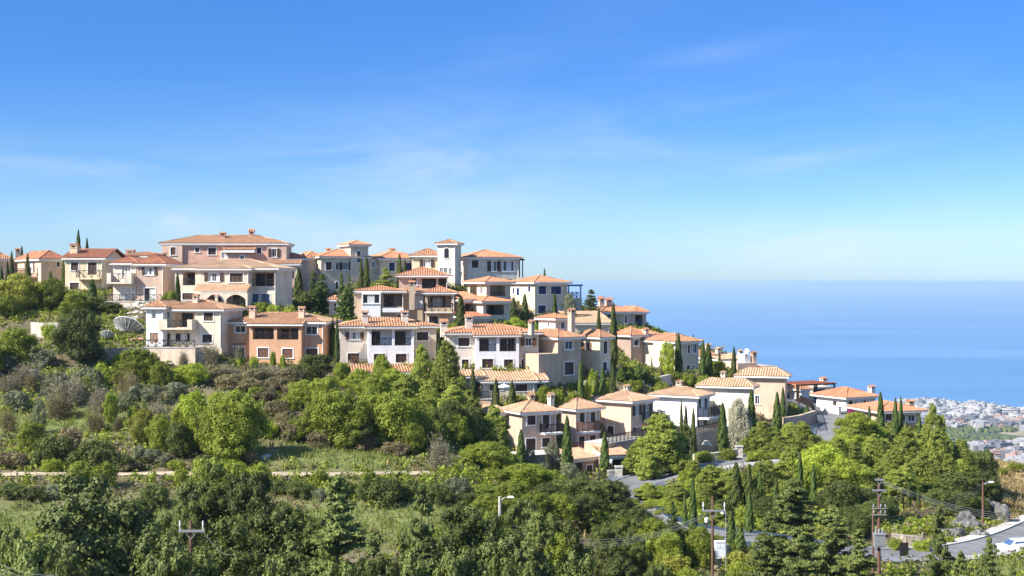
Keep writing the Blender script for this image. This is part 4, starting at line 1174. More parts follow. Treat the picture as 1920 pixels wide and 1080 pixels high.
def height(x, y):
    x = np.asarray(x, float); y = np.asarray(y, float)
    z = base_height(x, y)
    sh = z.shape
    z = z.ravel(); xf = x.ravel(); yf = y.ravel()
    for k, (c, hw) in PATHS.items():
        sel = np.where((xf > c[:, 0].min() - 9) & (xf < c[:, 0].max() + 9) & (yf > c[:, 1].min() - 9) & (yf < c[:, 1].max() + 9))[0]
        for i in range(0, len(sel), 20000):
            s = sel[i:i + 20000]
            d2 = (xf[s, None] - c[None, :, 0]) ** 2 + (yf[s, None] - c[None, :, 1]) ** 2
            j = d2.argmin(1)
            d = np.sqrt(d2[np.arange(len(s)), j])
            m = hw + (2.3 if k == 'upper_road' else 0.6)
            t = np.clip((d - m) / 4.0, 0, 1); t = t * t * (3 - 2 * t)
            z[s] = (c[j, 2] - 0.12) * (1 - t) + z[s] * t
    return z.reshape(sh)


def roaddist(x, y):
    x = np.asarray(x, float).ravel(); y = np.asarray(y, float).ravel()
    out = np.full(len(x), 99.0)
    for k, (c, hw) in PATHS.items():
        for i in range(0, len(x), 20000):
            d = np.sqrt(((x[i:i + 20000, None] - c[None, ::2, 0]) ** 2 + (y[i:i + 20000, None] - c[None, ::2, 1]) ** 2).min(1))
            out[i:i + 20000] = np.minimum(out[i:i + 20000], d - hw)
    return out


def hz(x, y):
    return float(height(np.array([x]), np.array([y]))[0])


def noise2(x, y, s, seed=0):
    """smooth value noise"""
    rs = np.random.RandomState(seed)
    tab = rs.rand(64, 64)
    u = np.asarray(x) / s + 1000.3; v = np.asarray(y) / s + 1000.7
    i = np.floor(u).astype(int); j = np.floor(v).astype(int)
    fu = u - i; fv = v - j
    fu = fu * fu * (3 - 2 * fu); fv = fv * fv * (3 - 2 * fv)
    a = tab[i % 64, j % 64]; b = tab[(i + 1) % 64, j % 64]; c = tab[i % 64, (j + 1) % 64]; d = tab[(i + 1) % 64, (j + 1) % 64]
    return (a * (1 - fu) + b * fu) * (1 - fv) + (c * (1 - fu) + d * fu) * fv


def np_mesh(name, v, faces4, mat, parent=None, smooth=False):
    me = bpy.data.meshes.new(name)
    nv, nf = len(v), len(faces4)
    k = faces4.shape[1]
    me.vertices.add(nv); me.vertices.foreach_set('co', np.ascontiguousarray(v, dtype=np.float32).ravel())
    me.loops.add(nf * k); me.loops.foreach_set('vertex_index', np.ascontiguousarray(faces4, dtype=np.int32).ravel())
    me.polygons.add(nf); me.polygons.foreach_set('loop_start', np.arange(0, nf * k, k, dtype=np.int32))
    try:
        me.polygons.foreach_set('loop_total', np.full(nf, k, dtype=np.int32))
    except Exception:
        pass
    me.update(calc_edges=True)
    if smooth:
        me.polygons.foreach_set('use_smooth', [True] * nf)
    me.materials.append(MATS[mat] if isinstance(mat, str) else mat)
    o = bpy.data.objects.new(name, me)
    COL.objects.link(o)
    if parent is not None: o.parent = parent
    return o


def axis(lo, a, b, hi, fine, grow=1.13):
    xs = list(np.arange(a, b + .01, fine))
    s = fine
    while xs[-1] < hi:
        s *= grow; xs.append(xs[-1] + s)
    s = fine
    pre = []
    x = a
    while x > lo:
        s *= grow; x -= s; pre.append(x)
    return np.array(pre[::-1] + xs)


def ground_mat():
    m, nt, out = new_mat('ground')
    g = N(nt, 'ShaderNodeNewGeometry')
    a = N(nt, 'ShaderNodeAttribute', attribute_name='zone')
    n1 = N(nt, 'ShaderNodeTexNoise', {'Vector': g.outputs['Position'], 'Scale': 0.16, 'Detail': 8.0, 'Roughness': 0.65})
    n2 = N(nt, 'ShaderNodeTexNoise', {'Vector': g.outputs['Position'], 'Scale': 1.6, 'Detail': 6.0, 'Roughness': 0.7})
    soil = mixc(nt, n2.outputs[0], (0.10, 0.075, 0.045), (0.22, 0.17, 0.11))
    scrub = mixc(nt, n2.outputs[0], (0.055, 0.065, 0.025), (0.17, 0.155, 0.075))
    c = mixc(nt, ramp(nt, n1.outputs[0], [(0.38, 0.0), (0.56, 1.0)]), scrub, soil)
    grass = mixc(nt, n2.outputs[0], (0.09, 0.12, 0.035), (0.20, 0.215, 0.075))
    dry = mixc(nt, n2.outputs[0], (0.22, 0.15, 0.06), (0.44, 0.33, 0.16))
    sp = N(nt, 'ShaderNodeSeparateColor', {0: a.outputs['Color']})
    c = mixc(nt, sp.outputs[0], c, grass)
    c = mixc(nt, sp.outputs[1], c, dry)
    # fields of the far plain
    v = N(nt, 'ShaderNodeTexVoronoi', {'Vector': g.outputs['Position'], 'Scale': 0.011})
    vs = N(nt, 'ShaderNodeSeparateColor', {0: v.outputs['Color']})
    fld = ramp(nt, vs.outputs[0], [(0.0, (0.07, 0.10, 0.045)), (0.3, (0.13, 0.15, 0.07)), (0.5, (0.30, 0.25, 0.17)), (0.66, (0.08, 0.11, 0.05)), (0.85, (0.42, 0.38, 0.31)), (1.0, (0.16, 0.17, 0.08))])
    n3 = N(nt, 'ShaderNodeTexNoise', {'Vector': g.outputs['Position'], 'Scale': 0.05, 'Detail': 4.0})
    fld = mixc(nt, 1.0, fld, ramp(nt, n3.outputs[0], [(0.3, 0.6), (0.7, 1.15)]), 'MULTIPLY')
    c = mixc(nt, sp.outputs[2], c, fld)
    b = N(nt, 'ShaderNodeBump', {'Strength': 0.8, 'Distance': 0.15, 'Height': n2.outputs[0]})
    principled(nt, out, {'Base Color': c, 'Roughness': 0.95, 'Normal': b.outputs[0], 'Specular IOR Level': 0.1})
    MATS['ground'] = m


ground_mat()
XS = axis(-2600, -100, 118, 2600, 1.0)
YS = axis(-150, 36, 262, 2300, 1.0)
YS = np.concatenate([YS, np.arange(YS[-1] + 60, 4300, 60)])
XX, YY = np.meshgrid(XS, YS)
ZZ = height(XX, YY)
near = (YY < 300) & (np.abs(XX) < 140)
ZZ = ZZ + np.where(near, (noise2(XX, YY, 3.1, 1) - .5) * .35 * (roaddist(XX, YY).reshape(XX.shape) > 1.2), 0)


def coast(x):
    return np.clip(3100 - 2.2 * (x - 886), 1500, 3420) + 60 * np.sin(x / 130.0) + 40 * (noise2(x, x * 0, 60, 3) - .5)


ZZ = np.where(YY > coast(XX), -268.0, ZZ)
nx, ny = len(XS), len(YS)
idx = np.arange(nx * ny).reshape(ny, nx)
fc = np.stack([idx[:-1, :-1], idx[:-1, 1:], idx[1:, 1:], idx[1:, :-1]], -1).reshape(-1, 4)
hill = np_mesh('hillside_ground', np.stack([XX, YY, ZZ], -1).reshape(-1, 3), fc, 'ground', smooth=True)
tag(hill, kind='structure')


def grass_zone(x, y):
    """where the meadows lie"""
    px = 960 + F * x / np.maximum(y, 1)
    a = np.exp(-((y - 124) / 7.0) ** 2) * (x < 2)
    b = np.exp(-(((px - 630) / 150) ** 2 + ((y - 147) / 5.0) ** 2))
    c = np.exp(-(((px - 110) / 220) ** 2 + ((y - 161) / 7.5) ** 2)) * 1.15 + .8 * np.exp(-(((px - 480) / 75) ** 2 + ((y - 172) / 6.0) ** 2))
    d = np.exp(-(((px - 1880) / 90) ** 2 + ((y - 120) / 6.0) ** 2))
    e = np.exp(-(((px - 1350) / 170) ** 2 + ((y - 120) / 6.0) ** 2)) * .9
    return np.clip(a * 1.1 + b * 1.3 + c + d * 1.3 + e, 0, 1)


def dry_zone(x, y):
    px = 960 + F * x / np.maximum(y, 1)
    return np.clip(((px > 1845) & (y > 150) & (y < 330)) * 1.0 + .75 * np.exp(-(((px - 1720) / 60) ** 2 + ((y - 150) / 7.0) ** 2)), 0, 1)


gz = grass_zone(XX, YY) * (YY < 260); dz = dry_zone(XX, YY); pz = np.clip((YY - 900) / 300, 0, 1)
att = hill.data.color_attributes.new('zone', 'FLOAT_COLOR', 'POINT')
att.data.foreach_set('color', np.stack([gz, dz, pz, np.ones_like(gz)], -1).astype(np.float32).ravel())


def sea_mat():
    m, nt, out = new_mat('sea_water')
    g = N(nt, 'ShaderNodeNewGeometry')
    mp = N(nt, 'ShaderNodeMapping', {'Vector': g.outputs['Position'], 'Scale': (0.00045, 0.0011, 1.0)})
    n1 = N(nt, 'ShaderNodeTexNoise', {'Vector': mp.outputs[0], 'Scale': 1.0, 'Detail': 7.0, 'Roughness': 0.6})
    c = mixc(nt, ramp(nt, n1.outputs[0], [(0.40, 0.0), (0.66, 1.0)]), (0.060, 0.165, 0.315), (0.095, 0.21, 0.37))
    mp2 = N(nt, 'ShaderNodeMapping', {'Vector': g.outputs['Position'], 'Scale': (0.02, 0.008, 1.0)})
    n2 = N(nt, 'ShaderNodeTexNoise', {'Vector': mp2.outputs[0], 'Scale': 1.0, 'Detail': 6.0})
    b = N(nt, 'ShaderNodeBump', {'Strength': 0.6, 'Distance': 6.0, 'Height': n2.outputs[0]})
    principled(nt, out, {'Base Color': c, 'Roughness': 0.55, 'Normal': b.outputs[0], 'Specular IOR Level': 0.30, 'IOR': 1.33})
    MATS['sea_water'] = m


sea_mat()
mb = MB()
E = [-400000, -60000, -12000, -3000, 0, 3000, 12000, 60000, 400000]
EY = [-20000, 1000, 3000, 6000, 12000, 30000, 90000, 420000]
for xa, xb in zip(E, E[1:]):
    for ya, yb in zip(EY, EY[1:]):
        mb.poly([(xa, ya, SEA_Z), (xb, ya, SEA_Z), (xb, yb, SEA_Z), (xa, yb, SEA_Z)])
tag(mb.build('sea', 'sea_water'), kind='structure')


def ribbon(name, path, w0, w1, dz, mat, thick=None):
    """a strip along a path from offset w0 to w1 (metres to the left), raised by dz"""
    c = path
    t = np.gradient(c[:, :2], axis=0); t /= np.linalg.norm(t, axis=1)[:, None]
    nrm = np.stack([-t[:, 1], t[:, 0]], 1)
    A = np.column_stack([c[:, :2] + nrm * w0, c[:, 2] + dz]); B = np.column_stack([c[:, :2] + nrm * w1, c[:, 2] + dz])
    if not thick:
        v = np.concatenate([A, B]); n = len(c)
        i = np.arange(n - 1)
        f = np.stack([i, i + 1, i + 1 + n, i + n], 1)
        return tag(np_mesh(name, v, f, mat), kind='structure')
    lo = np.array([0, 0, thick])
    v = np.concatenate([A, B, A - lo, B - lo]); n = len(c)
    i = np.arange(n - 1)
    f = np.concatenate([np.stack([i, i + 1, i + 1 + n, i + n], 1), np.stack([i, i + 1, i + 1 + 2 * n, i + 2 * n], 1), np.stack([i + n, i + 1 + n, i + 1 + 3 * n, i + 3 * n], 1)])
    return tag(np_mesh(name, v, f, mat), kind='structure')


c, hw = PATHS['upper_road']
ribbon('road', c, -hw, hw, 0.0, 'asphalt')
ribbon('kerb', c, hw, hw + .22, .13, 'kerb', .4)
ribbon('kerb', c, -hw - .22, -hw, .13, 'kerb', .4)
ribbon('pavement', c, hw + .22, hw + 1.4, .125, 'pavement', .5)
ribbon('pavement', c, -hw - 1.4, -hw - .22, .125, 'pavement', .5)
c, hw = PATHS['dirt_path']
_t = np.gradient(c[:, :2], axis=0); _t /= np.linalg.norm(_t, axis=1)[:, None]
_nr = np.stack([-_t[:, 1], _t[:, 0]], 1)
_s = np.arange(len(c))
_wl = hw * (.75 + .55 * noise2(_s * 1.0, _s * 0., 2.3, 41)); _wr = hw * (.65 + .7 * noise2(_s * 1.0, _s * 0., 1.9, 42))
_v = np.concatenate([np.column_stack([c[:, :2] + _nr * _wl[:, None], c[:, 2] - .02]), np.column_stack([c[:, :2] - _nr * _wr[:, None], c[:, 2] - .02])])
_i = np.arange(len(c) - 1)
tag(np_mesh('dirt_path', _v, np.stack([_i, _i + 1, _i + 1 + len(c), _i + len(c)], 1), 'track'), kind='structure')

# ---------------------------------------------------------------- the coastal town
random.seed(11)


def town_house(kind):
    mb = MB()
    w, d, h = ((11, 10, 6.5), (16, 10, 7), (9, 9, 4.2), (20, 12, 12), (12, 14, 9), (26, 11, 13))[kind]
    mb.box(-w / 2, w / 2, -d / 2, d / 2, -6, h)
    mb.box(-w / 2 - .2, w / 2 + .2, -d / 2 - .2, d / 2 + .2, h + .003, h + .5)
    mb.box(-w / 6, w / 6, -d / 6, d / 4, h + .5, h + 2.6)
    if kind in (1, 4):
        mb.box(w / 2 + .003, w / 2 + 5, -d / 2 + 1, d / 2 - 1, -6, h * .55)
    if kind >= 3:
        for z in range(3, int(h), 3):
            mb.box(-w / 2 + 1, w / 2 - 1, -d / 2 - 1.4, -d / 2 - .003, z - .9, z)
    g = MB()
    nw = max(2, int(w / 3.5))
    for z in range(1, int(h) - 1, 3):
        for k in range(nw):
            x = -w / 2 + w * (k + .5) / nw
            g.box(x - .8, x + .8, -d / 2 - .02, -d / 2 + .1, z, z + 1.5)
    return mb, g


TOWN = []
for mn, col in (('town_white', (0.34, 0.33, 0.32)), ('town_cream', (0.36, 0.31, 0.26)), ('town_pink', (0.36, 0.24, 0.20)), ('town_grey', (0.15, 0.15, 0.16))):
    plain(mn, col, 0.9, 0.1, 0.1)
for k in range(6):
    a, g = town_house(k)
    v = np.array(a.v + g.v); 
    mb = MB(); mb.v = a.v + g.v; mb.f = a.f + [tuple(i + len(a.v) for i in q) for q in g.f]; mb.uv = [[(0, 0)] * len(q) for q in mb.f]
    o = mb.build('town_house', ('town_white', 'town_cream', 'town_white', 'town_grey', 'town_pink', 'town_white')[k])
    o.data.materials.append(MATS['glass'])
    mi = [0] * len(a.f) + [1] * len(g.f)
    o.data.polygons.foreach_set('material_index', mi)
    TOWN.append(o)
spots = []
rs = np.random.RandomState(4)
while len(spots) < 1250:
    px = rs.uniform(1690, 2080); y0 = rs.rand()
    py = 752 + 145 * y0 ** 1.9
    Yd = 254 * F / (py - HY)
    x = (px - 960) * Yd / F
    if Yd > coast(np.array([x]))[0] - 25 or Yd < 1750:
        continue
    if py > 800 and noise2(np.array([x]), np.array([Yd]), 110, 9)[0] < .5 + .12 * (py > 825):
        continue
    if 826 < py < 840 and px > 1800:
        continue
    spots.append((px, py, x, Yd))
order = sorted(range(len(spots)), key=lambda i: (not (1715 < spots[i][0] < 1921), spots[i][3]))
rest_v, rest_f = [], []
for n_, i in enumerate(order):
    px, py, x, Yd = spots[i]
    k = rs.choice(6, p=[.28, .22, .16, .12, .14, .08])
    z = float(base_height(np.array([x]), np.array([Yd]))[0])
    rot = rs.choice([0, .4, -.5, 1.2]) + rs.uniform(-.1, .1)
    s = rs.uniform(.8, 1.25) * (.8 if py < 775 else 1.05)
    if n_ < 290:
        o = TOWN[k] if not TOWN[k].get('used') else TOWN[k].copy()
        if TOWN[k].get('used'):
            COL.objects.link(o)
        TOWN[k]['used'] = 1
        o.location = (x, Yd, z); o.rotation_euler = (0, 0, rot); o.scale = (s, s, s)
        tag(o, 'small pale flat roofed house in the coastal town far below', 'house', 'houses of the coastal town')
    else:
        src = TOWN[k].data
        v = np.empty(len(src.vertices) * 3); src.vertices.foreach_get('co', v); v = v.reshape(-1, 3) * s
        v = v @ np.array([[math.cos(rot), math.sin(rot), 0], [-math.sin(rot), math.cos(rot), 0], [0, 0, 1]]) + np.array([x, Yd, z])
        li = np.empty(len(src.loops), dtype=np.int32); src.loops.foreach_get('vertex_index', li)
        rest_f.append(li.reshape(-1, 4) + sum(len(q) for q in rest_v)); rest_v.append(v)
for o in TOWN:
    if 'used' in o: del o['used']
for o in list(COL.objects):
    if 'used' in o.keys(): del o['used']
tag(np_mesh('town_outskirts', np.concatenate(rest_v), np.concatenate(rest_f), 'town_white'), kind='stuff')
# dark tree belts and orchards of the plain
rv = []; rf = []
for _ in range(5200):
    py = 760 + 130 * rs.rand(); px = rs.uniform(1690, 2080)
    Yd = 254 * F / (py - HY); x = (px - 960) * Yd / F
    nz = noise2(np.array([x]), np.array([Yd]), 120, 21)[0]
    if Yd > coast(np.array([x]))[0] - 40 or (nz < .56 and not (824 < py < 838)) or Yd < 1700:
        continue
    z = float(base_height(np.array([x]), np.array([Yd]))[0])
    r = rs.uniform(2.5, 5)
    ring = [(x + r * math.cos(t), Yd + r * math.sin(t)) for t in (0, 1.05, 2.1, 3.14, 4.19, 5.24)]
    b = len(rv)
    rv += [(a, c_, z - 1) for a, c_ in ring] + [(x + (a - x) * .85, Yd + (c_ - Yd) * .85, z + r * 1.1) for a, c_ in ring] + [(x, Yd, z + r * 1.7)]
    for k in range(6):
        rf.append((b + k, b + (k + 1) % 6, b + 6 + (k + 1) % 6)); rf.append((b + k, b + 6 + (k + 1) % 6, b + 6 + k)); rf.append((b + 6 + k, b + 6 + (k + 1) % 6, b + 12))
tag(np_mesh('plain_trees', np.array(rv), np.array(rf), 'leaf_dark'), kind='stuff')

# ---------------------------------------------------------------- the air over the sea
m, nt, out = new_mat('haze')
pv = N(nt, 'ShaderNodeVolumePrincipled', {'Color': (0.60, 0.82, 1.0, 1), 'Density': 0.00006, 'Anisotropy': 0.15})
nt.links.new(pv.outputs[0], out.inputs['Volume'])
MATS['haze'] = m
HAZE = MB(); HAZE.box(-410000, 410000, -30000, 430000, SEA_Z - 12, 11)
HAZE = tag(HAZE.build('haze', 'haze'), kind='stuff')

# ---------------------------------------------------------------- plants
rs = np.random.RandomState(77)


def rand_dirs(n):
    v = rs.normal(size=(n, 3))
    return v / np.linalg.norm(v, axis=1)[:, None]


def diamonds(c, nrm, size, aspect=0.55, along=None):
    """leaf quads centred at c, facing nrm; along gives the direction of their long axis"""
    n = len(c)
    nrm = nrm / np.maximum(np.linalg.norm(nrm, axis=1), 1e-6)[:, None]
    a = rand_dirs(n) if along is None else along + rand_dirs(n) * .25
    t = a - (a * nrm).sum(1)[:, None] * nrm
    t /= np.maximum(np.linalg.norm(t, axis=1), 1e-6)[:, None]
    b = np.cross(nrm, t)
    s = np.broadcast_to(np.asarray(size), (n,))[:, None]
    v = np.stack([c - t * s, c + b * s * aspect + nrm * s * .12, c + t * s, c - b * s * aspect + nrm * s * .12], 1).reshape(-1, 3)
    return v


def leaf_mesh(name, vs, mat):
    v = np.concatenate(vs)
    f = np.arange(len(v)).reshape(-1, 4)
    me = np_mesh(name, v, f, mat)
    d = me.data
    bpy.data.objects.remove(me)
    return d


def blob_leaves(cen, rad, n, size, jit=.55, squash=.85, inner=.25):
    d = rand_dirs(n)
    r = rad * np.where(rs.rand(n) < inner, rs.uniform(.3, .8, n), rs.uniform(.8, 1.08, n))
    p = cen + d * r[:, None] * np.array([1, 1, squash])
    return diamonds(p, d + rand_dirs(n) * jit + np.array([0, 0, .25]), size * rs.uniform(.65, 1.3, n))


def crown_broad(seed, H=6.0, Wd=5.5, K=22, n=9000, leaf=.15, low=.08, bl=(.11, .24), fill=.25, taper=0.0, needle=False):
    """rounded, uneven crown of many leaf clumps; base at z 0"""
    rs.seed(seed)
    out = []; cs = []
    ph = rs.uniform(0, 6.283, 4)
    for k in range(K):
        z = low + (1 - low) * rs.beta(1.35, 1.15)
        prof = math.sqrt(max(0.05, 1 - (abs(z - .48) / .55) ** 2.4))
        a = rs.uniform(0, 6.283)
        lob = 1 + .18 * math.sin(2 * a + ph[0] + 3 * z) + .14 * math.sin(3 * a + ph[1] - 4 * z)
        prof *= 1 - taper * max(0, z - .15)
        r = rs.rand() ** .42 * .5 * prof * .88 * lob
        rad = rs.uniform(*bl) * Wd * .5 * (0.8 + .4 * (1 - z)) * (1 - .4 * taper * z)
        c = np.array([math.cos(a) * r * Wd, math.sin(a) * r * Wd, z * H * .97 - rad * .35])
        cs.append((c, rad))
    tot = sum(r * r for _, r in cs)
    for c, r in cs:
        m = int(n * (1 - fill) * r * r / tot)
        d = rand_dirs(m)
        bump = 1 + .28 * np.sin(d[:, 0] * 5 + ph[2] + c[0] * 3) * np.sin(d[:, 1] * 5 + ph[3] + c[1] * 3)
        rr = r * bump * np.where(rs.rand(m) < .3, rs.uniform(.3, .85, m), rs.uniform(.82, 1.12, m))
        o_ = c * np.array([.35, .35, 0]) / (Wd * .5)
        al = d + o_ * 1.5 + np.array([0, 0, 1.2])
        out.append(diamonds(c + d * rr[:, None], d + o_ + rand_dirs(m) * (.6 if fill > .1 else .42) + np.array([0, 0, .3]), leaf * rs.uniform(.6, 1.35, m) * (1.25 if needle else 1), .3 if needle else .55, al if needle else None))
        e = max(6, m // (2 if needle else 8))
        d = rand_dirs(e)
        if needle: d[:, 2] = np.abs(d[:, 2])
        out.append(diamonds(c + d * (r * rs.uniform(1.05, 1.9 if needle else 1.6, e))[:, None], d + rand_dirs(e) * .8, leaf * rs.uniform(.6, 1.1, e) * (1.3 if needle else 1), .3 if needle else .55, (d + np.array([0, 0, .8])) if needle else None))
    # loose leaves that join the clumps
    m = int(n * fill)
    d = rand_dirs(m)
    p = d * (rs.uniform(.55, 1.0, m) ** .5)[:, None] * np.array([Wd * .43, Wd * .43, H * .46]) + np.array([0, 0, H * .5])
    p[:, :2] *= (1 - taper * np.maximum(0, p[:, 2:3] / H - .15))
    keep = p[:, 2] > .1
    out.append(diamonds(p[keep], d[keep] + rand_dirs(keep.sum()) * .9, leaf * rs.uniform(.6, 1.2, keep.sum())))
    return out, cs


def trunk_broad(seed, H, cs, r0=.16, forks=6):
    rs.seed(seed + 500)
    mb = MB()
    h = H * .34
    bend = rs.uniform(-.25, .25, 2)
    top = Vector((bend[0], bend[1], h))
    mb.tube([(0, 0, -.6), (bend[0] * .2, bend[1] * .2, h * .4), top], [r0 * 1.4, r0, r0 * .8], 7)
    for c, r in sorted(cs, key=lambda q: -q[1])[:forks]:
        e = Vector(c)
        m = top.lerp(e, .5) + Vector((0, 0, .15 * H * .2))
        mb.tube([top, m, e], [r0 * .7, r0 * .42, r0 * .15], 6)
    o = mb.build('t', 'bark'); d = o.data
    bpy.data.objects.remove(o)
    return d


def crown_pine(seed, H=8.0, Wd=4.6, tiers=15, n=11000, leaf=.17, low=.12, droop=.0, power=.75, clump=.5, irregular=.35, up=.55, zj=.3):
    """layered conifer: foliage sprays along whorls of branches"""
    rs.seed(seed)
    tufts = []
    br = []
    for t in range(tiers):
        f = t / (tiers - 1)
        z = H * (low + (.97 - low) * f)
        R_ = Wd * .5 * ((1 - f) ** power) * (.9 + .2 * rs.rand()) + .12
        nb = int(rs.randint(4, 7) + 3 * (1 - f))
        for b in range(nb):
            a = rs.uniform(0, 6.283)
            L = R_ * rs.uniform(1 - irregular, 1.1)
            zz = min(H * .96, z + rs.uniform(-zj, zj) * H / tiers)
            k = max(2, int(L / .42))
            rise = rs.uniform(.1, .45) - droop
            br.append(((0, 0, zz), (math.cos(a) * L * .9, math.sin(a) * L * .9, zz + L * rise * .8)))
            for j in range(k):
                q = (j + 1) / k
                if q < .25 and L > .8: continue
                tufts.append((np.array([math.cos(a) * L * q, math.sin(a) * L * q, zz + L * q * rise]) + rs.normal(size=3) * .10, clump * rs.uniform(.6, 1.1) * (.55 + .45 * min(1, R_ / 1.2))))
    tufts.append((np.array([0, 0, H * .98]), .2))
    tot = sum(r * r for _, r in tufts)
    out = []
    for c, r in tufts:
        m = max(5, int(n * r * r / tot))
        d = rand_dirs(m); d[:, 2] = np.abs(d[:, 2]) * .8 - .15
        rad = np.array([c[0], c[1], 0]); rad = rad / max(np.linalg.norm(rad), .2)
        p = c + d * (r * rs.uniform(.35, 1.05, m))[:, None] * np.array([1, 1, .75])
        al = d + rad * .5 + np.array([0, 0, up])
        out.append(diamonds(p, d + rand_dirs(m) * .6 + np.array([0, 0, .3]), leaf * rs.uniform(.6, 1.3, m), .38, al))
    return out, br


def trunk_pine(H, br, r0=.15):
    mb = MB()
    mb.tube([(0, 0, -.6), (.05, 0, H * .4), (0, .03, H * .93)], [r0 * 1.3, r0 * .8, r0 * .2], 7)
    for p, q in br[::2]:
        mb.tube([p, q], [.045, .015], 4, False)
    o = mb.build('t', 'bark'); d = o.data
    bpy.data.objects.remove(o)
    return d


def crown_cypress(seed, H=8.0, Wd=1.25, n=5200, leaf=.15):
    rs.seed(seed)
    zf = np.concatenate([rs.rand(int(n * .95)), rs.uniform(.9, 1.0, n - int(n * .95))])
    prof = np.minimum(1.0, (zf / .16) ** .6) * np.clip((1 - zf) / .72, 0, 1) ** .62
    a = rs.uniform(0, 6.283, n)
    lob = 1 + .16 * np.sin(a * 3 + zf * 9 + seed) + .12 * np.sin(a * 5 - zf * 23)
    r = .5 * Wd * prof * lob * np.where(rs.rand(n) < .2, rs.uniform(.4, .85, n), rs.uniform(.85, 1.1, n)) + .02
    p = np.stack([np.cos(a) * r, np.sin(a) * r, .12 + zf * (H - .12)], 1)
    out = np.stack([np.cos(a), np.sin(a), np.full(n, .18)], 1)
    al = np.stack([np.cos(a) * .28, np.sin(a) * .28, np.ones(n)], 1)
    return [diamonds(p, out + rand_dirs(n) * .5, leaf * rs.uniform(.7, 1.5, n), .36, al)]


def crown_twigs(seed, H=3.0, Wd=4.0, n=1500):
    """leafless bush: several sprays of forked twigs with a few dry leaves"""
    rs.seed(seed)
    v = []
    sub = [(rs.uniform(-.25, .25) * Wd, rs.uniform(-.25, .25) * Wd, rs.uniform(.55, 1.0)) for _ in range(6)]
    tips = []
    for k in range(n):
        cx, cy, sc = sub[k % 6]
        a = rs.uniform(0, 6.283); e = rs.uniform(.05, 1.45)
        d = np.array([math.cos(a) * math.cos(e), math.sin(a) * math.cos(e), math.sin(e)])
        L0 = rs.uniform(.15, .55); L1 = L0 + rs.uniform(.2, .5)
        s_ = np.array([Wd * .34, Wd * .34, H]) * sc
        p = np.array([cx, cy, 0]) + d * L0 * s_ + rs.normal(size=3) * .16; q = np.array([cx, cy, 0]) + d * L1 * s_ + rs.normal(size=3) * .3
        w = rand_dirs(1)[0] * rs.uniform(.015, .03)
        v.append(np.array([p - w, p + w, q + w * .4, q - w * .4])); tips.append(q)
    v = [np.concatenate(v)]
    tips = np.array(tips)
    m = n * 2
    p = tips[rs.randint(0, n, m)] + rs.normal(size=(m, 3)) * .16
    v.append(diamonds(p, rand_dirs(m) + np.array([0, 0, .6]), rs.uniform(.04, .10, m)))
    return v


def trunk_small(seed, H, n=5):
    rs.seed(seed)
    mb = MB()
    for k in range(n):
        a = rs.uniform(0, 6.283)
        mb.tube([(0, 0, -.4), (math.cos(a) * H * .12, math.sin(a) * H * .12, H * .3), (math.cos(a) * H * .3, math.sin(a) * H * .3, H * .62)], [.07, .05, .02], 5)
    o = mb.build('t', 'bark'); d = o.data
    bpy.data.objects.remove(o)
    return d


LIB = {}


def lib(kind, variants):
    LIB[kind] = variants        # list of (crown mesh, trunk mesh, real height, real width)


def make_lib():
    L = []
    for s in (1, 2, 3, 4):
        v, cs = crown_broad(s, 6.0, 5.5, 70 + s * 4, 15000, .115)
        L.append((leaf_mesh('crown', v, 'leaf_mid'), trunk_broad(s, 6.0, cs), 6.0, 5.5))
    lib('tree', L)
    L = []
    for s in (11, 12, 13):
        v, cs = crown_broad(s, 8.5, 7.0, 74, 34000, .125, .06, (.10, .20), .05)
        L.append((leaf_mesh('crown', v, 'leaf_fore'), trunk_broad(s, 8.5, cs, .2, 9), 8.5, 7.0))
    lib('big', L)
    L = []
    for s in (21, 22, 23):
        v, cs = crown_broad(s, 2.2, 2.8, 30, 4600, .09, .06, (.16, .32))
        L.append((leaf_mesh('crown', v, 'leaf_mid'), trunk_small(s, 2.2), 2.2, 2.8))
    lib('bush', L)
    L = []
    for s in (31, 32):
        v, cs = crown_broad(s, 4.2, 3.8, 44, 6500, .085, .22, (.10, .22))
        L.append((leaf_mesh('crown', v, 'leaf_olive'), trunk_broad(s, 4.2, cs, .13, 7), 4.2, 3.8))
    lib('olive', L)
    L = []
    for s in (41, 42, 43, 44):
        v, cs = crown_broad(s, 8.0, 5.6, 105, 21000, .13, .03, (.075, .165), .14, .7, True)
        L.append((leaf_mesh('crown', v, 'leaf_pine'), trunk_broad(s, 8.0, cs, .15, 7), 8.0, 5.6))
    lib('pine', L)
    L = []
    for s in (51, 52, 53):
        v, br = crown_pine(s, 11.0, 6.2, 24, 38000, .145, .05, .05, .72, .52, .6, .45, 1.3)
        L.append((leaf_mesh('crown', v, 'leaf_fore'), trunk_pine(11.0, br, .2), 11.0, 6.2))
    lib('spruce', L)
    L = []
    for s in (61, 62, 63, 64):
        L.append((leaf_mesh('crown', crown_cypress(s), 'leaf_cypress'), trunk_pine(2.0, []), 8.0, 1.25))
    lib('cypress', L)
    L = []
    for s in (71, 72, 73):
        L.append((leaf_mesh('crown', crown_twigs(s), 'leaf_grey'), trunk_small(s, 3.0, 7), 3.0, 4.0))
    lib('twigs', L)


make_lib()


def ground_hit(px, py, y0=40, y1=300):
    """the first ground point seen at that place of the photograph"""
    Y = np.arange(y0, y1, .5)
    x = (px - 960) * Y / F; z = (HY - py) * Y / F
    g = height(x, Y)
    w = np.where(g >= z)[0]
    return float(Y[w[0]]) if len(w) else None


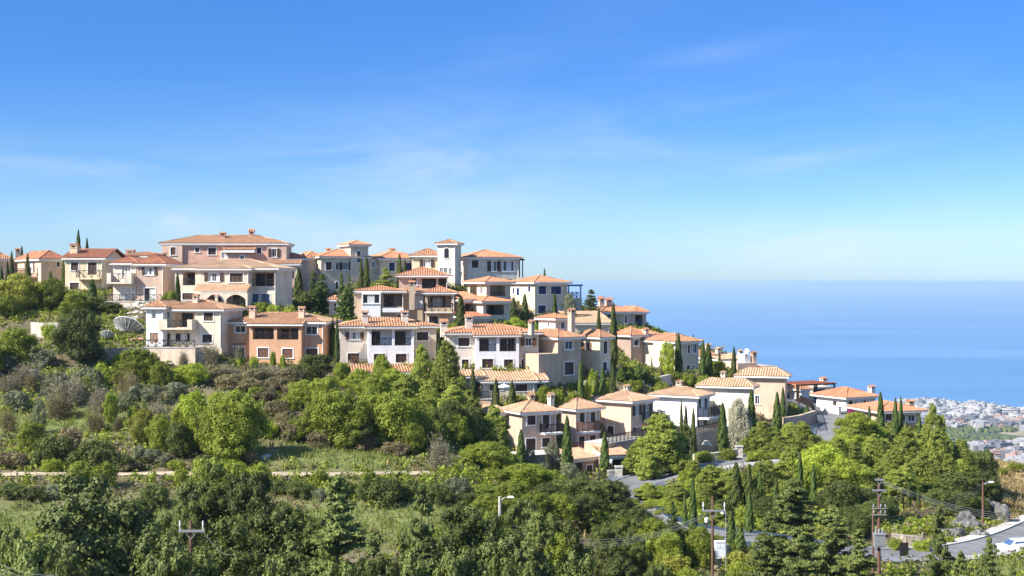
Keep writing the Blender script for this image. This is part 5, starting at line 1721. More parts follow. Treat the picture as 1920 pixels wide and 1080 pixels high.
NAMES = {'tree': ('broadleaf_tree', 'tree'), 'big': ('broadleaf_tree', 'tree'), 'bush': ('bush', 'bush'), 'olive': ('olive_tree', 'tree'), 'pine': ('pine_tree', 'tree'), 'spruce': ('conifer_tree', 'tree'),
         'cypress': ('cypress_tree', 'cypress'), 'twigs': ('bare_bush', 'bush')}
PLANTS = []
_cnt = {}


def plant(kind, px, top, w, Y=None, base=None, mat=None, desc='', region='', cluster=None):
    """px, top, w: column, row of the top and width in the photograph; base: row of its foot (gives the distance), or Y: its distance"""
    if Y is None:
        Y = ground_hit(px, base) or 160
    x = (px - 960) * Y / F
    g = hz(x, Y)
    H = (HY - top) * Y / F - g
    H = max(H, .5)
    Wd = w * Y / F
    var = LIB[kind]
    _cnt[kind] = _cnt.get(kind, -1) + 1
    cm, tm, rh, rw = var[_cnt[kind] % len(var)]
    nm, cat = NAMES[kind]
    o = empty(nm, (x, Y, g), random.uniform(0, 6.28))
    o.scale = (Wd / rw, Wd / rw, H / rh)
    c = bpy.data.objects.new('crown', cm); COL.objects.link(c); c.parent = o
    if mat:
        c.material_slots[0].link = 'OBJECT'
        c.material_slots[0].material = MATS[mat]
    if kind != 'bush' or _cnt[kind] % 2 == 0 or True:
        t = bpy.data.objects.new('stems' if kind in ('bush', 'twigs') else 'trunk', tm); COL.objects.link(t); t.parent = o
    o['category'] = cat
    PLANTS.append((o, desc, region, px, cat, top))
    return o


def P(kind, mat, desc, region, rows):
    for r in rows:
        px, top, w, at_ = r[:4]
        if at_ > 300 or (len(r) > 4 and r[4] == 'b'):
            plant(kind, px, top, w, base=at_, mat=mat, desc=desc, region=region)
        else:
            plant(kind, px, top, w, Y=at_, mat=mat, desc=desc, region=region)


random.seed(3)
exec_rows = P
# upper left gardens (rows: column, top row, width, foot row or distance)
P('tree', 'leaf_yellow', 'yellow green spreading tree', 'below the peach house at the left edge', [(40, 511, 78, 203)])
P('tree', 'leaf_mid', 'mid green garden tree', 'below the pale yellow gabled house', [(96, 520, 60, 204), (140, 548, 50, 201), (18, 552, 50, 199), (232, 535, 30, 218)])
P('tree', 'leaf_dark', 'dark spreading shrub tree', 'on the rubble bank below the two winged peach house', [(207, 566, 52, 203), (176, 556, 44, 204)])
P('cypress', None, 'short bushy cypress', 'below the pale yellow gabled house', [(173, 524, 17, 207), (146, 553, 12, 202)])
P('cypress', 'leaf_dark', 'slim dark cypress', 'among the houses at the left edge', [(22, 472, 8, 226), (14, 489, 7, 224), (52, 476, 10, 219), (95, 509, 11, 213), (119, 488, 8, 221), (3, 500, 8, 219)])
P('cypress', 'leaf_dark', 'slim dark cypress', 'rising behind the roofs at the far left', [(147, 432, 11, 240), (163, 447, 9, 242), (41, 462, 9, 240)])
P('tree', 'leaf_dark', 'large dark green tree', 'left of the big satellite dish', [(150, 577, 88, 183)])
P('tree', 'leaf_mid', 'dense round green tree', 'at the left edge below the gardens', [(24, 613, 80, 180), (-20, 640, 60, 176)])
P('bush', 'leaf_bright', 'small fresh green bush', 'before the ruined garden wall', [(92, 607, 30, 190)])
P('bush', 'leaf_mid', 'round green bush', 'beside the left garden terrace of the wide cream villa', [(322, 543, 26, 201), (310, 548, 18, 203)])
P('cypress', None, 'slim cypress', 'beside the left balcony of the wide cream villa', [(333, 513, 11, 201)])
P('bush', 'leaf_bright', 'leafy bush', 'on the garden terrace right of the wide cream villa', [(490, 566, 26, 201), (513, 570, 30, 200), (545, 572, 26, 199)])
P('cypress', None, 'small cone shaped cypress', 'right of the two arches', [(456, 568, 14, 198)])
P('bush', 'leaf_bright', 'small green shrub', 'at the foot of the orange house', [(412, 664, 26, 187), (451, 667, 22, 186), (476, 668, 20, 186), (512, 658, 14, 185), (530, 664, 12, 185)])
P('olive', None, 'little grey olive', 'at the foot of the orange house', [(449, 648, 22, 186)])
P('twigs', 'leaf_grey', 'bare winter shrub', 'before the high pale terrace wall', [(395, 640, 42, 186), (345, 652, 32, 184)])
# hillside thicket on the left
P('bush', 'leaf_bright', 'bright green bush', 'below the satellite dish', [(190, 680, 38, 174), (160, 706, 26, 170)])
P('tree', 'leaf_mid', 'bushy green tree', 'in front of the high pale terrace wall', [(256, 651, 76, 176), (300, 676, 44, 172)])
P('tree', 'leaf_yellow', 'pale yellow green sapling', 'in front of the high pale terrace wall', [(289, 660, 26, 178)])
P('tree', 'leaf_bright', 'rounded bright green tree', 'below the gap between the white and the orange house', [(360, 680, 74, 174)])
P('twigs', 'leaf_grey', 'grey leafless bush', 'on the left hillside', [(50, 672, 84, 174), (125, 696, 90, 167), (185, 718, 60, 164), (292, 746, 66, 158), (20, 700, 60, 172)])
P('twigs', 'leaf_brown', 'brown dry bush', 'on the left hillside', [(110, 735, 70, 162), (60, 690, 40, 171), (240, 690, 50, 168), (330, 840, 50, 146)])
P('olive', None, 'silvery olive tree', 'on the left hillside meadow', [(105, 696, 64, 168), (73, 748, 34, 815), (285, 720, 52, 166), (235, 735, 40, 164), (175, 690, 40, 172)])
P('tree', 'leaf_bright', 'small fresh green tree', 'on the left hillside meadow', [(208, 735, 30, 798), (250, 760, 22, 160)])
P('twigs', 'leaf_brown', 'thin bare tree', 'on the left hillside meadow', [(15, 760, 40, 810), (178, 765, 40, 815), (222, 775, 26, 812)])
P('tree', 'leaf_yellow', 'olive yellow tree', 'at the right end of the left hillside meadow', [(266, 765, 54, 838)])
P('tree', 'leaf_bright', 'tall bright green tree', 'in the thicket below the orange house', [(362, 730, 74, 848), (340, 760, 50, 850)])
P('tree', 'leaf_mid', 'broad green tree', 'in the thicket below the orange house', [(440, 733, 112, 860), (395, 760, 76, 858), (425, 790, 90, 866)])
P('bush', 'leaf_dark', 'dark low bush', 'on the bank above the dirt path', [(100, 815, 80, 872), (180, 826, 92, 882), (225, 850, 60, 884), (390, 850, 70, 886)])
P('bush', 'leaf_bright', 'leafy sunlit bush', 'on the bank above the dirt path', [(160, 855, 44, 884), (205, 846, 30, 880), (330, 862, 40, 884), (430, 862, 60, 886), (95, 860, 40, 886)])
P('bush', 'leaf_olive', 'rounded olive green bush', 'on the bank above the dirt path', [(285, 840, 40, 872), (310, 850, 34, 876), (262, 835, 36, 868)])
P('bush', 'leaf_brown', 'reddish brown dry bush', 'on the bank above the dirt path', [(20, 845, 70, 878), (240, 862, 60, 884), (130, 800, 50, 850), (470, 845, 30, 872)])
# centre thicket
P('tree', 'leaf_dark', 'dense dark green round tree', 'under the right end of the orange house', [(590, 663, 72, 179)])
P('tree', 'leaf_mid', 'leafy green tree', 'in the centre thicket below the house with white middle', [(572, 712, 76, 168), (634, 728, 112, 834), (600, 745, 80, 828), (700, 737, 84, 834), (735, 733, 104, 840), (668, 700, 60, 176)])
P('tree', 'leaf_bright', 'light green young tree', 'in front of the low tiled lean-to', [(675, 690, 54, 177), (640, 678, 40, 178), (715, 664, 40, 180), (740, 690, 50, 178)])
P('bush', 'leaf_brown', 'brown thorny bush', 'in the centre thicket below the house with white middle', [(555, 775, 66, 826), (530, 770, 40, 815), (600, 805, 56, 838), (690, 815, 50, 844), (740, 828, 60, 852), (480, 690, 60, 716), (540, 690, 60, 716)])
P('twigs', 'leaf_grey', 'grey dry bush', 'along the top of the slope under the orange house', [(430, 684, 60, 712), (505, 682, 70, 708), (560, 688, 50, 716)])
P('pine', None, 'tall feathery pine', 'between the two houses with white middles', [(792, 642, 62, 179), (837, 636, 88, 178)])
P('pine', None, 'broad feathery pine', 'below the two houses with white middles', [(760, 700, 84, 173), (850, 722, 104, 170), (805, 712, 70, 172), (700, 720, 60, 172)])
P('tree', 'leaf_mid', 'round green tree', 'left of the lower grey houses', [(854, 776, 62, 158), (735, 770, 86, 160), (800, 765, 70, 163)])
P('tree', 'leaf_yellow', 'yellow green shrub tree', 'above the right end of the dirt path', [(789, 803, 50, 154)])
P('twigs', 'leaf_grey', 'pale grey leafless bush', 'above the right end of the dirt path', [(823, 812, 64, 884), (850, 850, 40, 150)])
P('pine', None, 'bright fluffy pine', 'against the leftmost lower grey house', [(925, 760, 78, 162)])
P('tree', 'leaf_mid', 'umbrella shaped green tree', 'below the leftmost lower grey house', [(912, 828, 112, 152), (880, 846, 60, 151), (950, 846, 60, 153)])
P('cypress', 'leaf_dark', 'dark narrow cypress', 'before the wide pale lean-to roof', [(887, 690, 15, 174), (930, 711, 17, 175), (960, 716, 20, 175)])
P('tree', 'leaf_mid', 'garden tree', 'right of the wide pale lean-to roof', [(1018, 722, 34, 178), (1045, 728, 44, 178), (1075, 734, 30, 179)])
P('cypress', None, 'slim cypress', 'before the lower grey houses', [(977, 806, 17, 161), (1063, 781, 19, 163), (1134, 811, 17, 164), (1097, 880, 9, 160), (940, 790, 13, 166)])
P('olive', None, 'small silvery olive', 'before the lower grey houses', [(993, 838, 26, 164), (1037, 826, 34, 166), (1068, 866, 42, 160), (1020, 866, 30, 160)])
P('tree', 'leaf_bright', 'wide bright green crown', 'below the stone garden terrace', [(985, 868, 112, 147), (1030, 880, 60, 148)])
P('tree', 'leaf_dark', 'dark dense crown', 'left of the lower road bend', [(1140, 900, 86, 146), (1075, 896, 108, 143), (1025, 905, 70, 142), (1110, 925, 80, 140)])
P('big', 'leaf_brown', 'rust brown oak', 'left of the lower road bend', [(1085, 942, 84, 130), (1060, 975, 60, 124)])
# conifers and cypresses among the houses
P('spruce', 'leaf_cypress', 'tall dark conifer', 'before the long cream building', [(604, 512, 44, 216), (588, 506, 28, 222), (640, 511, 24, 206), (655, 515, 24, 206), (648, 540, 34, 205)])
P('cypress', 'leaf_dark', 'slim dark cypress', 'before the long cream building', [(677.5, 485, 9, 226), (687, 481, 11, 226), (560, 504, 18, 222), (749, 477, 11, 224), (759, 487, 9, 224)])
P('spruce', 'leaf_pine', 'spreading green conifer', 'before the long cream building', [(723, 501, 44, 222)])
P('bush', 'leaf_dark', 'shaded shrub', 'between the big pink and the long cream building', [(575, 545, 40, 218), (550, 560, 30, 214)])
P('cypress', None, 'slim cypress', 'beside the house with white middles', [(632, 598, 10, 187), (823, 634, 9, 186), (624, 596, 8, 192)])
P('cypress', 'leaf_dark', 'dark full cypress', 'around the house of two stacked roofs', [(864, 555, 17, 205), (963, 558, 15, 206), (984, 552, 14, 214)])
P('cypress', None, 'slim cypress', 'before the blue shuttered house', [(1040, 547, 10, 219)])
P('olive', None, 'pale airy tree', 'before the blue shuttered house', [(1068, 547, 28, 219)])
P('bush', 'leaf_bright', 'spreading garden bush', 'right of the house of two stacked roofs', [(967, 594, 36, 205), (950, 600, 24, 203), (1000, 600, 22, 205)])
P('cypress', 'leaf_dark', 'lone dark cypress tip', 'behind the blue shuttered house', [(1021, 504, 7, 240)])
P('spruce', 'leaf_dark', 'dark spruce', 'against the sea right of the blue pergola', [(1108, 542, 40, 228)])
P('cypress', 'leaf_dark', 'tall dark cypress', 'around the tall chimney of the corner house', [(1123, 575, 9, 208), (1150, 569, 15, 198)])
P('cypress', None, 'bushy green cypress', 'below the corner house', [(1089, 676, 13, 180), (1130, 692, 18, 182), (1149, 679, 15, 182), (1118, 700, 12, 182)])
P('bush', 'leaf_bright', 'round fresh green bush', 'below the corner house', [(1112, 694, 28, 183), (1100, 712, 20, 181)])
P('cypress', None, 'hedge cypress', 'on the garden wall before the rounded house', [(1165, 688, 17, 190), (1180, 694, 17, 191), (1197, 684, 15, 192), (1212, 692, 19, 193)])
P('bush', 'leaf_mid', 'garden shrub', 'on the garden wall before the rounded house', [(1140, 706, 30, 186), (1225, 700, 30, 194), (1190, 712, 40, 189), (1260, 694, 36, 198), (1240, 716, 34, 192), (1290, 700, 30, 200), (1318, 702, 32, 200), (1340, 708, 30, 200)])
P('tree', 'leaf_bright', 'climbing greenery', 'on the rounded wall', [(1252, 639, 34, 201)])
P('cypress', None, 'tall cypress', 'beside the rounded house', [(1272, 625, 13, 202), (1318, 640, 12, 205), (1328, 644, 15, 205), (1300, 627, 6, 222)])
P('cypress', 'leaf_dark', 'lone slim cypress', 'before the crest roofs with dishes', [(1376, 651, 11, 206), (1349, 661, 7, 208)])
P('tree', 'leaf_mid', 'small dark garden tree', 'before the crest roofs with dishes', [(1346, 676, 36, 207)])
# lower right gardens
P('cypress', 'leaf_dark', 'needle thin cypress', 'against the white walled house', [(1277.5, 751, 8, 174), (1286, 760, 10, 174), (1300, 766, 11, 173)])
P('cypress', None, 'full green cypress', 'before the lower houses near the road', [(1355, 757, 19, 178), (1409, 731, 18, 183), (1457, 736, 16, 186), (1468, 727, 12, 190), (1513, 761, 14, 196)])
P('tree', 'leaf_pale', 'pale blossoming tree', 'against the plain white house', [(1384, 745, 44, 182)])
P('bush', 'leaf_pale', 'white flowering bush', 'at the foot of the plain white house', [(1392, 806, 44, 177)])
P('pine', None, 'large light green pine', 'over the lower road bend', [(1240, 776, 122, 163), (1215, 840, 50, 160), (1262, 800, 50, 165)])
P('olive', 'leaf_dark', 'dark grey tree', 'over the lower road bend', [(1284, 792, 40, 166)])
P('pine', None, 'light green pine', 'along the garden wall by the road', [(1430, 788, 74, 173), (1503, 790, 72, 174), (1460, 815, 60, 171), (1345, 875, 70, 158), (1300, 862, 50, 160), (1390, 885, 70, 156), (1450, 870, 70, 158), (1320, 905, 60, 152)])
P('bush', 'leaf_bright', 'low green hedge', 'inside the lower road bend', [(1205, 920, 44, 152), (1230, 918, 60, 150), (1260, 928, 60, 147), (1235, 940, 70, 144), (1270, 950, 50, 141), (1220, 945, 30, 145)])
P('bush', 'leaf_yellow', 'yellowish low hedge', 'inside the lower road bend', [(1215, 950, 40, 143), (1245, 962, 44, 140)])
P('bush', 'leaf_mid', 'leafy shrub', 'on the slope below the peach house with a blank wall', [(1200, 868, 34, 168), (1225, 876, 34, 166), (1165, 876, 26, 166)])
P('cypress', None, 'tall pillar cypress', 'left of the pole with white lamp', [(1299, 893, 14, 128), (1284, 925, 9, 134)])
P('spruce', 'leaf_cypress', 'wide shaggy cypress', 'left of the pole with white lamp', [(1262, 938, 42, 121)])
P('cypress', None, 'pointed cypress', 'right of the pole with white lamp', [(1405, 920, 15, 132), (1371, 958, 17, 126), (1388, 985, 18, 124)])
P('cypress', 'leaf_dark', 'dark shaded cypress', 'below the garden wall by the road', [(1380, 868, 22, 150), (1404, 872, 16, 150), (1418, 915, 30, 146)])
P('bush', 'leaf_yellow', 'yellow bush', 'beside the white utility cabinet', [(1320, 1005, 26, 122)])
P('bush', 'leaf_mid', 'green roadside bush', 'around the foot of the pole with white lamp', [(1200, 1040, 60, 117), (1150, 1050, 60, 114), (1240, 1050, 50, 116), (1390, 1050, 60, 114), (1290, 1065, 50, 112)])
# right hand mass
P('tree', 'leaf_bright', 'bright green tree', 'right beside the bend of the road', [(1608, 773, 76, 182), (1585, 800, 50, 180), (1640, 800, 56, 183)])
P('cypress', None, 'tall slim cypress', 'before the bungalow with salmon roof', [(1651, 736, 14, 186), (1679, 747, 12, 184), (1689, 744, 10, 185), (1630, 762, 9, 184), (1724, 778, 11, 183), (1700, 790, 10, 182), (1640, 790, 10, 181)])
P('pine', None, 'light airy pine', 'against the distant town', [(1748, 755, 44, 182), (1766, 778, 30, 182), (1735, 792, 30, 182)])
P('tree', 'leaf_bright', 'vivid green broad tree', 'in the right foreground wood', [(1545, 832, 112, 158), (1590, 860, 90, 154), (1520, 870, 70, 152)])
P('pine', None, 'yellow green pine', 'of the wood on the right', [(1640, 812, 84, 166), (1700, 800, 84, 165), (1758, 803, 80, 164), (1803, 820, 60, 165), (1670, 842, 70, 159), (1728, 845, 74, 159), (1600, 828, 60, 164), (1780, 848, 66, 160), (1700, 868, 64, 155), (1645, 872, 64, 155)])
P('tree', 'leaf_dark', 'dark oak', 'at the right end of the wood', [(1846, 843, 60, 168), (1785, 885, 100, 158), (1840, 880, 70, 160), (1740, 900, 80, 158), (1868, 905, 34, 162)])
P('cypress', 'leaf_dark', 'thin young cypress', 'below the wood on the right', [(1691, 917, 8, 148), (1704, 905, 9, 148), (1722, 915, 8, 148), (1737, 925, 7, 148)])
P('bush', 'leaf_bright', 'bright bank bush', 'behind the transformer pole', [(1712, 972, 50, 140), (1690, 990, 40, 137), (1740, 985, 44, 137), (1775, 1005, 30, 133)])
P('bush', 'leaf_brown', 'dry bank bush', 'behind the transformer pole', [(1720, 955, 60, 144), (1750, 950, 50, 145)])
P('tree', 'leaf_dark', 'dark shaded tree', 'left of the transformer pole', [(1625, 915, 70, 146), (1665, 930, 50, 142), (1600, 950, 70, 140), (1560, 920, 80, 146)])
P('bush', 'leaf_mid', 'shrub', 'at the right edge above the dry grass', [(1905, 868, 34, 200), (1880, 876, 24, 198)])
P('bush', 'leaf_dark', 'dark roadside bush', 'by the road at the right edge', [(1900, 968, 50, 156), (1862, 985, 34, 148), (1815, 1000, 40, 140)])
# foreground
P('spruce', None, 'spiky foreground conifer', 'along the lower edge left of the middle', [(632, 888, 165, 90), (700, 995, 130, 84), (545, 1010, 140, 80)])
P('big', None, 'tall loose foreground tree', 'in the lower left corner', [(178, 886, 260, 92), (60, 1012, 170, 78), (300, 1000, 190, 80)])
P('big', 'leaf_dark', 'leafy foreground tree', 'below the left half of the dirt path', [(390, 868, 128, 118), (470, 884, 110, 114), (520, 948, 160, 100), (420, 975, 170, 92)])
P('bush', 'leaf_dark', 'dark bush', 'on the bank below the dirt path', [(20, 905, 60, 932), (70, 912, 60, 940), (290, 905, 60, 128), (560, 900, 60, 935), (720, 895, 84, 948), (690, 905, 50, 945), (820, 905, 60, 945), (520, 900, 40, 930), (650, 902, 40, 935), (770, 900, 40, 940), (870, 925, 60, 950)])
P('bush', 'leaf_olive', 'greyish bush', 'on the bank below the dirt path', [(110, 905, 50, 938), (370, 912, 50, 128), (860, 895, 50, 928), (600, 915, 36, 940)])
P('big', 'leaf_fore', 'loose foreground tree', 'along the lower edge in the middle', [(880, 950, 130, 104), (950, 1000, 160, 90), (1010, 960, 110, 106), (860, 1030, 130, 80), (770, 1040, 130, 78), (1080, 1035, 120, 90), (980, 935, 70, 114), (640, 1050, 120, 76)])
P('big', 'leaf_mid', 'yellowing foreground tree', 'before the street light in the middle', [(920, 955, 70, 112), (1040, 1000, 90, 100)])
P('spruce', 'leaf_fore', 'big pale conifer', 'in the right foreground before the road', [(1490, 895, 176, 106), (1440, 965, 110, 100), (1560, 945, 130, 102), (1610, 990, 100, 100), (1500, 1000, 150, 90)])
P('spruce', 'leaf_fore', 'ragged conifer', 'before the road in the lower right corner', [(1762, 942, 76, 98), (1855, 1004, 86, 92), (1800, 1030, 70, 88), (1708, 1050, 40, 90), (1900, 1050, 50, 88)])
P('big', 'leaf_dark', 'dark foreground tree', 'along the lower edge right of the middle', [(1130, 985, 90, 112), (1180, 1000, 80, 112), (1160, 1045, 90, 100)])
P('tree', 'leaf_mid', 'green tree', 'between the dirt path and the road', [(960, 905, 80, 138), (900, 910, 70, 136), (1010, 930, 70, 132), (940, 880, 50, 146)])


# fill of the thickets
P('pine', None, 'bushy pine', 'between the two arms of the road', [(1330, 872, 84, 940), (1368, 880, 64, 942), (1425, 866, 84, 950), (1470, 900, 84, 950), (1310, 925, 60, 958), (1505, 905, 84, 945), (1540, 915, 70, 950)])
P('tree', 'leaf_dark', 'dark shaded tree', 'between the two arms of the road', [(1440, 930, 70, 975), (1470, 950, 70, 985), (1350, 935, 60, 975)])
P('bush', 'leaf_bright', 'lush green bush', 'between the two arms of the road', [(1285, 905, 40, 945), (1310, 955, 44, 975), (1345, 965, 44, 985), (1400, 950, 50, 985), (1440, 970, 50, 995)])
P('bush', 'leaf_mid', 'garden bush', 'at the road edge under the white walled house', [(1320, 845, 40, 868), (1365, 840, 36, 864), (1420, 845, 50, 866), (1455, 845, 50, 862), (1270, 860, 50, 885), (1290, 880, 44, 900)])
P('tree', 'leaf_mid', 'bushy green tree', 'on the left hillside slope', [(60, 790, 60, 846), (300, 775, 50, 850)])
P('bush', 'leaf_olive', 'grey green bush', 'on the left hillside slope', [(30, 730, 56, 770), (160, 690, 50, 720), (255, 720, 50, 752), (330, 715, 50, 745), (10, 660, 50, 700), (80, 655, 50, 690)])
P('bush', 'leaf_brown', 'tawny dry bush', 'on the slope under the orange house', [(430, 700, 60, 730), (470, 708, 60, 735), (520, 705, 60, 735), (550, 715, 50, 745), (500, 728, 50, 755), (520, 750, 50, 780), (410, 690, 40, 715)])
P('tree', 'leaf_mid', 'thick green tree', 'in the middle of the centre thicket', [(660, 760, 90, 838), (770, 790, 70, 850), (610, 705, 60, 775), (560, 780, 60, 828), (700, 700, 70, 780), (770, 745, 80, 830), (815, 790, 60, 850)])
P('tree', 'leaf_dark', 'dark thick tree', 'in the middle of the centre thicket', [(680, 780, 70, 842), (840, 750, 70, 830), (880, 760, 60, 840), (335, 790, 50, 860)])
P('pine', None, 'dense pine', 'below the wide pale lean-to roof', [(880, 730, 70, 800), (900, 770, 60, 830), (865, 700, 50, 770)])
P('tree', 'leaf_mid', 'leafy tree', 'beside the dark crowns above the lower road bend', [(960, 900, 80, 965), (1000, 920, 80, 985), (1050, 925, 80, 990), (1110, 950, 70, 1000), (1150, 950, 60, 1005), (920, 925, 70, 980), (1180, 965, 50, 1010), (1205, 985, 40, 1020)])
P('tree', 'leaf_dark', 'dark leafy tree', 'in the shade under the wood on the right', [(1580, 900, 80, 970), (1640, 935, 70, 985), (1610, 960, 60, 1010), (1800, 920, 70, 970), (1760, 915, 70, 965), (1835, 930, 50, 975)])
P('pine', None, 'lower pine', 'of the wood on the right', [(1620, 870, 80, 930), (1680, 880, 80, 935), (1560, 880, 70, 940), (1745, 870, 80, 925), (1800, 860, 70, 920), (1825, 850, 60, 905)])
P('big', 'leaf_fore', 'shaggy foreground tree', 'along the very bottom on the left', [(350, 1030, 170, 72), (520, 1040, 150, 70), (20, 985, 110, 86)])
P('big', 'leaf_dark', 'dark green foreground tree', 'along the very bottom in the middle', [(705, 1040, 140, 76), (930, 1045, 150, 76), (1230, 1058, 90, 92)])
P('bush', 'leaf_yellow', 'yellow tinged bush', 'along the bottom right of the middle', [(1180, 1035, 70, 1075), (1265, 1040, 60, 1078), (1380, 1030, 60, 1072), (1420, 1045, 60, 1079)])
P('bush', 'magenta', 'magenta flowering shrub', 'left of the bungalow with salmon roof', [(1596, 765, 14, 193)])

P('pine', None, 'tall roadside pine', 'on the inside of the lower road bend', [(1215, 905, 60, 147), (1270, 905, 66, 146), (1300, 930, 60, 142), (1190, 935, 34, 144), (1345, 945, 60, 138)])
P('tree', 'leaf_dark', 'dark rounded tree', 'outside the lower road bend', [(1140, 945, 70, 136), (1190, 985, 60, 128), (1235, 1000, 60, 126), (1100, 960, 70, 132)])
P('pine', None, 'tall young pine', 'left of the upper road bend', [(1480, 790, 60, 182), (1530, 815, 50, 176), (1450, 800, 56, 178), (1400, 820, 50, 174)])
P('tree', 'leaf_bright', 'tall bright tree', 'in front of the upper road', [(1560, 825, 80, 170), (1600, 812, 70, 172), (1530, 845, 70, 168)])

P('big', 'leaf_dark', 'great dark tree', 'hiding the left side of the lower road bend', [(1132, 900, 120, 129), (1176, 955, 90, 122), (1085, 930, 100, 126)])
P('bush', 'leaf_bright', 'large lush hedge bush', 'along the white kerb of the lower road bend', [(1225, 912, 70, 151), (1262, 922, 70, 148), (1292, 940, 60, 145), (1250, 940, 70, 145), (1285, 962, 60, 139), (1320, 975, 50, 137)])
P('bush', 'leaf_mid', 'leafy bush', 'hiding parts of the dirt path', [(150, 862, 60, 134), (195, 866, 60, 134), (390, 858, 70, 134), (440, 864, 70, 134), (485, 868, 60, 134), (340, 878, 30, 135), (600, 880, 34, 135), (690, 878, 30, 135)])
P('pine', None, 'full pine', 'on the slope of the wood on the right', [(1600, 802, 66, 172), (1660, 822, 66, 168), (1722, 812, 66, 170), (1775, 818, 60, 170), (1572, 848, 64, 160)])

P('tree', 'leaf_mid', 'leafy green tree', 'on the near side of the lower road bend', [(1218, 972, 84, 121), (1312, 985, 60, 119), (1255, 995, 60, 118)])
P('pine', None, 'spreading pine', 'before the wall under the peach house with a blank wall', [(1196, 826, 76, 165), (1178, 858, 44, 163)])
P('spruce', None, 'tall feathery conifer', 'rising highest along the lower edge', [(790, 905, 120, 84), (1010, 955, 110, 84)])

P('tree', 'leaf_dark', 'dark bushy tree', 'screening the lower road bend', [(1160, 922, 60, 133), (1192, 948, 64, 128), (1228, 968, 64, 125), (1268, 982, 54, 123)])
P('bush', 'leaf_mid', 'green bush', 'screening the lower road bend', [(1175, 968, 60, 122), (1215, 995, 60, 120), (1300, 990, 50, 122), (1340, 1000, 40, 124)])
P('bush', 'leaf_dark', 'dark bush', 'among the rocks of the road cutting', [(1795, 965, 50, 147), (1830, 950, 50, 150), (1865, 962, 40, 150), (1780, 985, 40, 139), (1822, 990, 34, 139)])
P('bush', 'leaf_bright', 'low green bush', 'before the sunlit stone bank', [(1680, 1008, 30, 129), (1728, 1012, 36, 129)])

P('pine', None, 'tall light pine', 'rising between the road and the wood on the right', [(1480, 838, 76, 160), (1530, 845, 76, 158), (1572, 820, 70, 164), (1440, 862, 64, 156)])
P('cypress', None, 'slender cypress', 'between the road and the wood on the right', [(1500, 850, 13, 150), (1425, 880, 12, 146), (1455, 895, 14, 142), (1525, 870, 12, 148)])
P('bush', 'leaf_bright', 'fresh green bush', 'on the slope between the orange house and the meadow', [(410, 735, 50, 765), (470, 760, 44, 790), (505, 790, 44, 820), (545, 740, 40, 768), (480, 725, 36, 750), (230, 660, 40, 690), (130, 725, 40, 755)])

P('big', 'leaf_dark', 'broad shadowy tree', 'closing the belt of trees along the lower edge', [(255, 935, 120, 106), (335, 955, 120, 100), (590, 968, 120, 100), (865, 950, 130, 100), (935, 965, 110, 100), (1050, 975, 110, 104), (120, 1030, 150, 74), (780, 1000, 120, 90)])

def finish_labels():
    """the label of each plant: what it is, where it stands, and, where several alike stand together, which of them it is"""
    by = {}
    for o, d, r, px, cat, top in PLANTS:
        by.setdefault((d, r), []).append((px, o, cat, top))
    ordn = {1: 'second', 2: 'third', 3: 'fourth', 4: 'fifth', 5: 'sixth', 6: 'seventh', 7: 'eighth', 8: 'ninth', 9: 'tenth', 10: 'eleventh', 11: 'twelfth', 12: 'thirteenth'}
    for (d, r), L in by.items():
        L.sort(key=lambda q: q[0])
        n = len(L)
        for k, (px, o, cat, top) in enumerate(L):
            if n == 1:
                lab = f'{d} {r}'
            elif n == 2:
                lab = f'{("left", "right")[k]} hand {d} {r}'
            elif k == 0:
                lab = f'leftmost {d} {r}'
            elif k == n - 1:
                lab = f'rightmost {d} {r}'
            else:
                lab = f'{ordn[k]} {d} from left, {r}'
            if len(lab.split()) > 16: print('LONG', lab)
            o['label'] = lab
            o['group'] = (d + 's ' + r) if n > 1 else None
            if n == 1: del o['group']





finish_labels()


# ---------------------------------------------------------------- ground cover nobody could count
def cover(name, n, mat, fn, size, per, hgt, seed, region=None, spread=.45):
    """small plants spread over the ground where fn(x, y) is high"""
    rs.seed(seed)
    x0, x1, y0, y1 = region or (-95, 105, 111, 262)
    x = rs.uniform(x0, x1, n); y = y0 + (y1 - y0) * rs.rand(n)
    keep = (rs.rand(n) < fn(x, y)) & (roaddist(x, y) > (1.3 if name != 'path_edge_grass' else .1)) & (np.abs(x) < y * .40 + 6)
    x, y = x[keep], y[keep]
    z = height(x, y)
    m = len(x)
    s = rs.uniform(.6, 1.4, m)
    c = np.repeat(np.stack([x, y, z], 1), per, 0)
    ss = np.repeat(s, per)
    d = rand_dirs(m * per); d[:, 2] = np.abs(d[:, 2])
    p = c + d * np.array([spread, spread, hgt]) * (ss * rs.uniform(.4, 1.0, m * per))[:, None]
    if 'grass' in name:
        al = np.stack([rs.normal(size=m * per) * .35, rs.normal(size=m * per) * .35, np.ones(m * per)], 1)
        nr = rand_dirs(m * per); nr[:, 2] *= .2
        v = diamonds(p, nr, size * ss * rs.uniform(.6, 1.3, m * per), .16, al)
    else:
        v = diamonds(p, d + rand_dirs(m * per) * .7, size * ss * rs.uniform(.6, 1.3, m * per))
    o = np_mesh(name, v, np.arange(len(v)).reshape(-1, 4), mat)
    return tag(o, kind='stuff')


house_xy = np.array([(o.location.x, o.location.y) for o in COL.objects if o.type == 'EMPTY' and o.get('category') in ('house', 'building')])


def open_ground(x, y):
    return np.ones(len(x))


